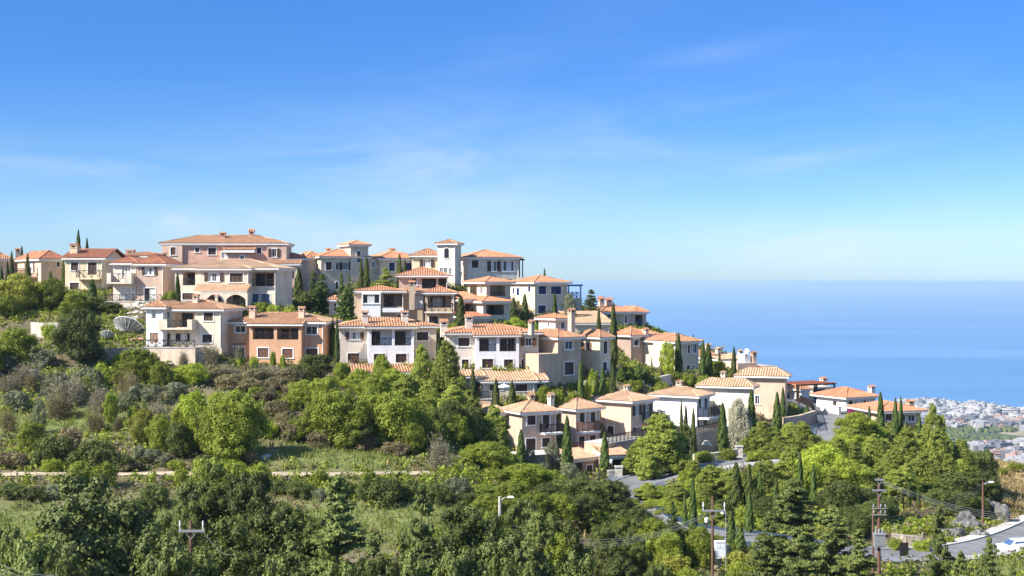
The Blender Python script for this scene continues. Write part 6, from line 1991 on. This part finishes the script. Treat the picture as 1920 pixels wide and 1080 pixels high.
px_ = lambda x, y: 960 + F * x / y
hn = lambda x, y, s, sd, lo, hi: np.clip((noise2(x, y, s, sd) - lo) / (hi - lo), 0, 1)
cover('undergrowth', 80000, 'leaf_mid', lambda x, y: hn(x, y, 9, 31, .32, .5) * (1 - grass_zone(x, y)) * (1 - dry_zone(x, y)) * .8, .17, 15, .75, 1)
cover('dark_undergrowth', 14000, 'leaf_dark', lambda x, y: hn(x, y, 7, 32, .38, .55) * (1 - grass_zone(x, y)) * (1 - dry_zone(x, y)) * .8, .17, 15, .9, 2)
cover('dry_scrub', 40000, 'leaf_brown', lambda x, y: hn(x, y, 8, 33, .33, .52) * (1 - grass_zone(x, y) * .9) * (1 - dry_zone(x, y) * .6) * .7, .15, 12, .6, 3)
cover('grey_scrub', 22000, 'leaf_grey', lambda x, y: hn(x, y, 10, 36, .38, .55) * (1 - grass_zone(x, y) * .95) * (1 - dry_zone(x, y) * .6) * .6, .14, 12, .7, 7)
cover('meadow_grass', 90000, 'leaf_grass', lambda x, y: np.clip(grass_zone(x, y) * .9 + .12 * hn(x, y, 6, 34, .4, .6), 0, 1), .24, 9, .28, 4, spread=.6)
cover('dry_grass', 60000, 'leaf_straw', lambda x, y: np.clip(dry_zone(x, y) + .06 * hn(x, y, 6, 35, .5, .7), 0, 1) * .95, .30, 8, .45, 5, spread=.5)

# ---------------------------------------------------------------- walls, dishes, poles and other single things
from mathutils import noise as mnoise
random.seed(21)


def wall_run(pts, h, th, mat, label, name='stone_wall', sink=.8, cope=None, group=None):
    """a wall along photograph points (column, row of its foot, distance), one continuous piece"""
    ps = [at(*p) for p in pts]
    mb = MB(); cp = MB()
    o0 = ps[0].copy()
    for a, b in zip(ps, ps[1:]):
        d = (b - a); d.z = 0; n = Vector((-d.y, d.x, 0)).normalized() * th / 2
        k = max(1, int(d.length / 1.2))
        for j in range(k):
            p = a.lerp(b, j / k) - o0; q = a.lerp(b, (j + 1) / k) - o0
            hp = h + random.uniform(-.04, .04) * h
            mb.hexa([p - n - Vector((0, 0, sink)), q - n - Vector((0, 0, sink)), q + n - Vector((0, 0, sink)), p + n - Vector((0, 0, sink)),
                     p - n + Vector((0, 0, h)), q - n + Vector((0, 0, h)), q + n + Vector((0, 0, h)), p + n + Vector((0, 0, h))])
            if cope:
                m = n * 1.3
                cp.hexa([p - m + Vector((0, 0, h + .003)), q - m + Vector((0, 0, h + .003)), q + m + Vector((0, 0, h + .003)), p + m + Vector((0, 0, h + .003)),
                         p - m + Vector((0, 0, h + .12)), q - m + Vector((0, 0, h + .12)), q + m + Vector((0, 0, h + .12)), p + m + Vector((0, 0, h + .12))])
    o = mb.build(name, mat)
    o.location = o0
    tag(o, label, 'wall', group)
    if cope:
        cp.build('coping', cope, o)
    return o


wall_run([(60, 640, 192), (84, 642, 191), (110, 640, 191)], 2.6, .5, 'pale_stone', 'broken pale stone garden wall among the trees at the left edge')
wall_run([(190, 690, 185.5), (262, 690, 184.5)], 2.6, .6, 'stone', 'shaded rough stone wall under the big satellite dish')
wall_run([(200, 646, 192), (268, 646, 191)], .9, .3, 'orange', 'low ochre wall behind the big satellite dish', 'plaster_wall')
wall_run([(1094, 741, 184), (1124, 741, 184.5)], 1.9, .4, 'ivory', 'short white wall between green cypresses below the corner house', 'plaster_wall')
wall_run([(1200, 735, 192), (1235, 728, 195), (1262, 722, 198)], 1.6, .5, 'pale_stone', 'long pale stone wall under the garden of the rounded house')
wall_run([(1300, 868, 169), (1345, 864, 170), (1383, 857, 171.5)], .9, .35, 'terrace_wall', 'low wall with a light coping along the road below the white houses', 'plaster_wall', cope='pavement')
wall_run([(1470, 800, 187), (1500, 795, 190), (1528, 786, 195)], 1.2, .5, 'tan', 'tan retaining wall left of the bend in the upper road', 'plaster_wall')
wall_run([(1540, 768, 206.5), (1575, 776, 202.5)], .9, .4, 'ivory', 'low white wall between the road and the white bungalow', 'plaster_wall', cope='pavement')
wall_run([(1139, 900, 161.5), (1152, 899, 161.8)], 1.1, .4, 'pale_stone', 'low pale wall with gate pillar at the lower road bend')
wall_run([(1340, 1046, 119), (1366, 1046, 119)], 1.1, .3, 'concrete', 'grey concrete wall under the white utility cabinet', 'concrete_wall')
wall_run([(1672, 1018, 131.5), (1700, 1022, 131), (1730, 1024, 131)], 0.9, .6, 'stone', 'sunlit yellowish stone bank behind the road sign')


def pillar(px, py, Y, w, h, label, mat='pale_stone'):
    p = at(px, py, Y)
    mb = MB(); mb.box(-w / 2, w / 2, -w / 2, w / 2, -.6, h)
    o = mb.build('gate_pillar', mat); o.location = p
    tag(o, label, 'pillar', 'gate pillars')
    c = MB(); c.box(-w / 2 - .08, w / 2 + .08, -w / 2 - .08, w / 2 + .08, h + .003, h + .14); c.build('cap', 'pavement', o)


pillar(1386, 861, 171.6, .75, 1.5, 'pale gate pillar at the end of the low wall by the road')
pillar(1400, 858, 174, .7, 1.3, 'peach gate pillar right of the pale one by the road', 'peach')
pillar(1160, 899, 162, .8, 1.4, 'pale gate pillar at the lower road bend')


def boulder(loc, s, mat, label, group=None, name='boulder'):
    import bmesh
    bm = bmesh.new()
    bmesh.ops.create_icosphere(bm, subdivisions=5 if s[0] > 1.3 else 3, radius=1)
    sd = random.random() * 90
    for v in bm.verts:
        c = v.co
        k = 1 + .22 * math.sin(c.x * 4 + sd) * math.sin(c.y * 3.5 + sd * 2) + .16 * math.sin(c.z * 6 + sd) + .08 * math.sin(c.x * 11 + c.z * 9 + sd) + .05 * math.sin(c.y * 17 + sd)
        q = Vector((c.x * s[0] + sd, c.y * s[1], c.z * s[2]))
        k += .22 * (mnoise.fractal(q * .9, 1.0, 2.2, 5) - .1) + .10 * abs(mnoise.noise(q * 2.3))
        v.co = Vector((c.x * k * s[0], c.y * k * s[1], c.z * k * s[2]))
    me = bpy.data.meshes.new(name); bm.to_mesh(me); bm.free()
    me.materials.append(MATS[mat])
    o = bpy.data.objects.new(name, me); COL.objects.link(o)
    o.location = loc; o.rotation_euler = (0, 0, random.uniform(0, 6))
    tag(o, label, 'rock', group)
    return o


for k, (px, py, r) in enumerate([(243, 577, .8), (252, 581, .6), (260, 576, .9), (268, 582, .7), (276, 577, .85), (285, 582, .7), (293, 577, .8), (300, 583, .6), (248, 590, .7), (262, 591, .8), (275, 591, .65), (288, 592, .75), (255, 600, .6), (270, 600, .7)]):
    boulder(at(px, py, 206.5 - (py - 575) * .28), (r * 1.1, r, r * .8), 'pale_stone', 'pale boulder in the rubble bank under the two winged peach house', 'boulders of the rubble bank')
for px, py, Y, s, lab in [(1812, 985, 141, (1.2, .8, 1.2), 'grey white rock outcrop of the road cutting behind the ragged conifer'), (1836, 1004, 137, (.9, .7, .7), 'low grey rock at the foot of the street light in the cutting'),
                          (1880, 972, 148, (1.1, .8, 1.6), 'pale streaked rock right of the street light in the cutting'), (1790, 1005, 136, (1.1, .8, .8), 'smallest grey rock at the left end of the road cutting'),
                          (1852, 955, 150, (1.2, .8, 1.2), 'shaded rock wall behind the street light in the cutting')]:
    boulder(at(px, py, Y), s, 'grey_rock', lab, 'rocks of the road cutting', 'rock_outcrop')
for px, py, Y, r in [(1325, 832, 176, .5), (498, 862, 146, .7), (60, 700, 174, .7)]:
    boulder(at(px, py, Y), (r * 1.3, r, r * .7), 'pale_stone', {1325: 'pale stone by the garden wall under the flowering bush', 498: 'pale stone at the foot of the thicket above the meadow', 60: 'whitish stone among grey bushes on the left hillside'}[px])


def dish(px, py, Y, r, axis, label, mesh='dish_mesh', rib='white_paint', nrib=18, foot=None, group='satellite dishes'):
    """parabolic aerial; axis is where it points, r its radius"""
    p = at(px, py, Y)
    a = Vector(axis).normalized()
    u = a.cross(Vector((0, 0, 1))).normalized(); v = u.cross(a).normalized()
    g = foot if foot is not None else hz(p.x, p.y)
    root = tag(empty('satellite_dish', (p.x, p.y, g)), label, 'satellite dish', group)
    o0 = Vector((0, 0, p.z - g))
    dep = r * .36
    pt = lambda q, t, off=0: o0 + a * (dep * q * q - dep * .5 + off) + (u * math.cos(t) + v * math.sin(t)) * r * q
    mb = MB()
    nr = 6
    nt_ = nrib * 2
    for i in range(nr):
        for j in range(nt_):
            t0, t1 = 2 * math.pi * j / nt_, 2 * math.pi * (j + 1) / nt_
            q0, q1 = i / nr, (i + 1) / nr
            if i == 0: mb.poly([pt(0, 0), pt(q1, t0), pt(q1, t1)])
            else: mb.poly([pt(q0, t0), pt(q1, t0), pt(q1, t1), pt(q0, t1)])
    mb.build('reflector', mesh, root, smooth=True)
    w = MB()
    for j in range(nrib):
        t = 2 * math.pi * j / nrib
        w.tube([pt(q, t, -.03) for q in (.05, .35, .7, 1.0)], r * .012 + .008, 4, False)
    w.tube([pt(1.0, 2 * math.pi * j / 36) for j in range(37)], r * .022 + .01, 5, False)
    w.build('rib_frame', rib, root)
    f = MB()
    foc = o0 + a * (r * .9)
    for t in (.5, 2.6, 4.7):
        f.beam(pt(.9, t), foc, .035 + r * .01)
    f.tube([foc - a * .1, foc + a * .25], .06 + r * .04, 8)
    f.build('feed_horn', 'steel', root)
    m = MB()
    b = pt(0, 0) - a * .12
    m.tube([b + a * .1, b - a * .25], .1 + r * .06, 8)
    m.tube([(b.x, b.y, -.3), b], .05 + r * .04, 8)
    if r > 1:
        for dx, dy in ((-.7, -.5), (.7, -.5), (0, .8)):
            m.beam((b.x + dx, b.y + dy, -.3), b - a * .2, .09)
    m.build('mast', 'iron', root)


dish(240, 617, 193, 2.15, (.18, .62, .72), 'big ribbed satellite dish beside the white and cream house', foot=at(240, 648, 193).z)
dish(200, 631, 191, .9, (-.1, .8, .55), 'smaller grey satellite dish left of the big ribbed one', foot=at(205, 650, 191).z, nrib=10)
dish(1399.5, 658.5, 221, .42, (-.25, -.95, .3), 'round white satellite dish on the roofs at the crest', 'white_paint', nrib=6, foot=at(1399, 665, 221).z)
dish(1355.5, 650.5, 229, .24, (.6, -.7, .3), 'tiny white dish on a chimney of the crest roofs', 'white_paint', nrib=6, foot=at(1355, 654, 229).z)


def pole(px, ytop, Y, label, arms=(), lamp=None, r=.10, mat='pole_wood', box=None, name='utility_pole', cat='utility pole', pins=True, group='poles'):
    """arms: (row, left column, right column)"""
    t = at(px, ytop, Y)
    g = hz(t.x, t.y)
    root = tag(empty(name, (t.x, t.y, g)), label, cat, group)
    H = t.z - g
    m = MB(); m.tube([(0, 0, -.8), (0, 0, H * .5), (0, 0, H)], [r * 1.25, r * 1.05, r * .8], 10)
    m.build('pole', mat, root)
    for row, xa, xb in arms:
        z = (HY - row) * Y / F - g
        a, b = (xa - px) * Y / F, (xb - px) * Y / F
        c = MB(); c.beam((a, -.14, z), (b, -.14, z), .11, .13)
        c.beam((a * .5, -.12, z - .02), (0, -.1, z - .5), .04); c.beam((b * .5, -.12, z - .02), (0, -.1, z - .5), .04)
        c.build('crossarm', 'steel', root)
        if pins:
            for x in (a + .08, b - .08):
                i = MB()
                i.tube([(x, -.14, z + .06), (x, -.14, z + .26), (x, -.14, z + .3), (x, -.14, z + .5), (x, -.14, z + .54), (x, -.14, z + .62)], [.025, .025, .05, .05, .035, .03], 8)
                i.build('insulator', 'white_paint', root)
    if lamp:
        dx, mat2 = lamp
        l = MB(); l.tube([(0, 0, H - .35), (dx * .5, -.05, H - .1), (dx, -.05, H - .05)], [.05, .045, .04], 8); l.build('lamp_arm', 'steel', root)
        s = MB(); s.hexa([(dx * .8, -.17, H - .09), (dx * 1.5, -.17, H - .07), (dx * 1.5, .07, H - .07), (dx * .8, .07, H - .09), (dx * .85, -.13, H + .05), (dx * 1.42, -.13, H + .05), (dx * 1.42, .03, H + .05), (dx * .85, .03, H + .05)])
        s.build('lamp_head', 'white_paint', root)
    if box:
        z = (HY - box) * Y / F - g
        b = MB(); b.box(-.5, .3, -.75, -.16, z - .55, z + .4); b.box(-.55, .35, -.8, -.11, z + .403, z + .5)
        for x in (-.35, -.1, .15):
            b.tube([(x, -.45, z + .5), (x, -.45, z + .7), (x, -.45, z + .85)], [.05, .08, .04], 8)
        for k in range(5):
            b.box(-.52 + .003, .32, -.78 + k * .12, -.75 + k * .12, z - .45, z + .3)
        b.build('transformer', 'steel', root)
        for q in (-1.9, -2.4):
            s = MB(); s.beam((-.55, -.16, z - q), (.55, -.16, z - q), .06); s.build('switch_bar', 'steel', root)
            for x in (-.45, .1, .45):
                i = MB(); i.tube([(x, -.16, z - q + .05), (x, -.16, z - q + .2), (x, -.16, z - q + .35)], [.03, .07, .04], 8); i.build('fuse', 'steel', root)
    return t


p_left = pole(358, 976, 84, 'dark pole with a steel crossarm among the foreground trees on the left', [(995, 336, 384)])
pole(937, 931, 112, 'pale wooden street light pole in the middle of the lower edge', lamp=(.75, 'white_paint'), r=.14, mat='pale_stone', name='street_light', cat='street light')
p_mid = pole(1336, 930, 104, 'reddish wooden pole with insulators beside the white lamp post', [(957, 1316, 1360)])
pole(1361, 961, 116, 'slim white lamp post beside the white utility cabinet', lamp=(-.28, ''), r=.045, mat='steel', name='street_light', cat='street light')
p_tr = pole(1648, 895, 112, 'tall brown pole carrying a transformer in the lower right', [(899, 1640, 1656), (919, 1635, 1661)], box=1010, pins=False, r=.12)
pole(1637, 948, 113, 'thin bare pole just left of the transformer pole', r=.09)
p_cut = pole(1843, 903, 143, 'dark street light pole in front of the road cutting', lamp=(.7, ''), r=.11, name='street_light', cat='street light')


def wire(a, b, sag, label, group, r=.011):
    pts = [a.lerp(b, k / 24) - Vector((0, 0, sag * 4 * (k / 24) * (1 - k / 24))) for k in range(25)]
    mb = MB(); o0 = pts[0]
    mb.tube([p - o0 for p in pts], r, 5)
    o = mb.build('power_line', 'cable'); o.location = o0
    tag(o, label, 'power line', group)


for k in range(4):
    wire(at(1648, 897 + k * 2.2, 112), at(1960, 968 + k * 5, 100 + k), .7, 'grey cable running from the transformer pole to the right edge', 'cables from the transformer pole')
for k in range(3):
    wire(at(1843, 908 + k * 5, 143), at(1640, 975 + k * 8, 125), .5, 'thin cable slanting down left from the street light at the cutting', 'cables from the cutting')
for k, (y0, y1) in enumerate([(957, 990), (957, 998), (960, 1006), (962, 1012)]):
    wire(at(1336, y0, 104), at(960, y1 - 6, 108), 1.6, 'thin cable hanging over the dark trees left of the reddish pole', 'cables from the reddish pole')
for k in range(3):
    wire(at(-30, 1042 + k * 9, 70), at(110, 1078 + k * 8, 66), .3, 'cable crossing the lower left corner', 'cables in the lower left corner')
wire(at(384, 1000, 84), at(440, 1040, 80), .4, 'black cable drooping from the left pole crossarm', None)
wire(at(338, 998, 84), at(352, 1062, 84), -.2, 'cable loop hanging left of the pole among foreground trees', None)

# road sign, seen from behind
p = at(1697, 1050, 122)
g = hz(p.x, p.y)
root = tag(empty('road_sign', (p.x, p.y, g), .15), 'dark back of a road sign on a post in the lower right', 'sign')
zt = at(1697, 1017, 122).z - g
m = MB(); m.tube([(0, 0, -.4), (0, 0, zt)], .04, 8); m.build('post', 'steel', root)
m = MB(); m.box(-.5, .28, -.06, -.043, zt - 1.15, zt); m.beam((-.48, -.02, zt - .2), (.26, -.02, zt - .2), .04); m.beam((-.48, -.02, zt - .9), (.26, -.02, zt - .9), .04)
m.build('panel', 'iron', root)

# white utility cabinet
p = at(1350, 1026, 118.5)
root = tag(empty('utility_cabinet', p, .1), 'white utility cabinet on a concrete wall by the lower road', 'cabinet')
root.scale = (.75, .75, .75)
m = MB(); m.box(-.6, .55, -.4, .4, -1.2, .6); m.box(-.66, .61, -.46, .46, .603, .68); m.build('housing', 'white_paint', root)
m = MB(); m.box(-.52, -.05, -.42, -.404, .0, .54); m.build('door_panel', 'white_paint', root)
m = MB(); m.box(.0, .47, -.42, -.404, .0, .54); m.build('door_panel', 'white_paint', root)


def lantern(px, ytop, Y, h, label):
    t = at(px, ytop, Y)
    root = tag(empty('garden_lamp', (t.x, t.y, t.z - h)), label, 'lamp', 'garden lamps')
    m = MB(); m.tube([(0, 0, -.4), (0, 0, h - .5)], .05, 8); m.build('post', 'iron', root)
    m = MB(); m.tube([(0, 0, h - .5), (0, 0, h - .42), (0, 0, h - .1), (0, 0, h)], [.08, .16, .2, .03], 8); m.build('lamp_head', 'white_paint', root)


lantern(1325, 970, 121, 2.4, 'small white lantern left of the reddish pole')
lantern(1146, 861, 163, 2.6, 'small white lantern by the cypress at the lower road bend')

# garden parasol
p = at(945, 745, 177)
g = p.z
root = tag(empty('parasol', (p.x, p.y, g)), 'white garden parasol between two dark cypresses under the lean-to roof', 'parasol')
m = MB(); m.tube([(0, 0, -.5), (0, 0, 1.6)], .04, 8); m.build('pole', 'steel', root)
m = MB()
for k in range(8):
    a, b = 2 * math.pi * k / 8, 2 * math.pi * (k + 1) / 8
    m.poly([(0, 0, 1.72), (.85 * math.cos(a), .85 * math.sin(a), 1.36), (.85 * math.cos(b), .85 * math.sin(b), 1.36)])
    m.poly([(.85 * math.cos(a), .85 * math.sin(a), 1.36), (.85 * math.cos(b), .85 * math.sin(b), 1.36), (.85 * math.cos(b), .85 * math.sin(b), 1.22), (.85 * math.cos(a), .85 * math.sin(a), 1.22)])
m.build('canopy', 'white_paint', root)


def rail_run(pts, h, label, mat='iron', style='i'):
    ps = [at(*p) for p in pts]
    mb = MB(); o0 = ps[0]
    for a, b in zip(ps, ps[1:]):
        railing(mb, a - o0, b - o0, h, style)
    o = mb.build('metal_fence', mat); o.location = o0
    tag(o, label, 'fence')


rail_run([(1500, 756, 217), (1522, 766, 208), (1530, 786, 198), (1533, 806, 189)], 1.2, 'dark metal fence on the left side of the upper road')
rail_run([(1139, 902, 161), (1122, 906, 160)], 1.1, 'short dark fence left of the gate pillar at the lower bend')


def car(px, py, Y, rz, label, mat):
    p = at(px, py, Y)
    root = tag(empty('parked_car', (p.x, p.y, p.z), rz), label, 'car')
    prof = [(-2.0, .35), (-2.05, .75), (-1.75, .95), (-1.25, 1.0), (-.65, 1.45), (.85, 1.48), (1.5, 1.05), (1.95, .95), (2.05, .6), (2.0, .35)]
    m = MB()
    sec = [(-.86, .0), (-.82, .06), (.82, .06), (.86, 0)]
    for (xa, za), (xb, zb) in zip(prof, prof[1:]):
        ya = .86 if za < 1.02 else .66; yb = .86 if zb < 1.02 else .66
        m.poly([(xa, -ya, za), (xb, -yb, zb), (xb, yb, zb), (xa, ya, za)])
    low = [q for q in prof if q[1] < 1.02]
    for s in (-1, 1):
        m.poly([(x, s * .86, z) for x, z in low])
        m.poly([(-1.25, s * .86, 1.0), (-.65, s * .66, 1.45), (.85, s * .66, 1.48), (1.5, s * .86, 1.05)])
    m.box(-1.9, 1.9, -.8, .8, .25, .36)
    m.build('body', mat, root)
    for s in (-1, 1):
        gl = MB()
        gl.poly([(-1.05, s * .835, 1.05), (-.62, s * .70, 1.38), (.78, s * .70, 1.40), (1.25, s * .835, 1.08)])
        gl.build('side_window', 'glass_blue', root)
    gl = MB(); gl.poly([(-1.24, -.72, 1.03), (-.72, -.58, 1.42), (-.72, .58, 1.42), (-1.24, .72, 1.03)]); o = gl.build('windscreen', 'glass_blue', root); o.location = (-.02, 0, .02)
    for x in (-1.3, 1.3):
        for s in (-1, 1):
            w = MB(); w.tube([(x, s * .68, .31), (x, s * .9, .31)], .31, 20); o = w.build('wheel', 'rubber', root)
            h = MB(); h.tube([(x, s * .89, .31), (x, s * .915, .31)], .18, 12); h.build('rim', 'steel', o)
    for s in (-1, 1):
        l = MB(); l.box(-2.06, -1.98, s * .62 - .14, s * .62 + .14, .66, .8); l.build('headlight', 'white_paint', root)


pc = at(1911, 1041, 130)
car(1911, 1041, 130, .12, 'white car with blue tinted windows cut by the right edge', 'car_white')
bpy.context.view_layer.update()
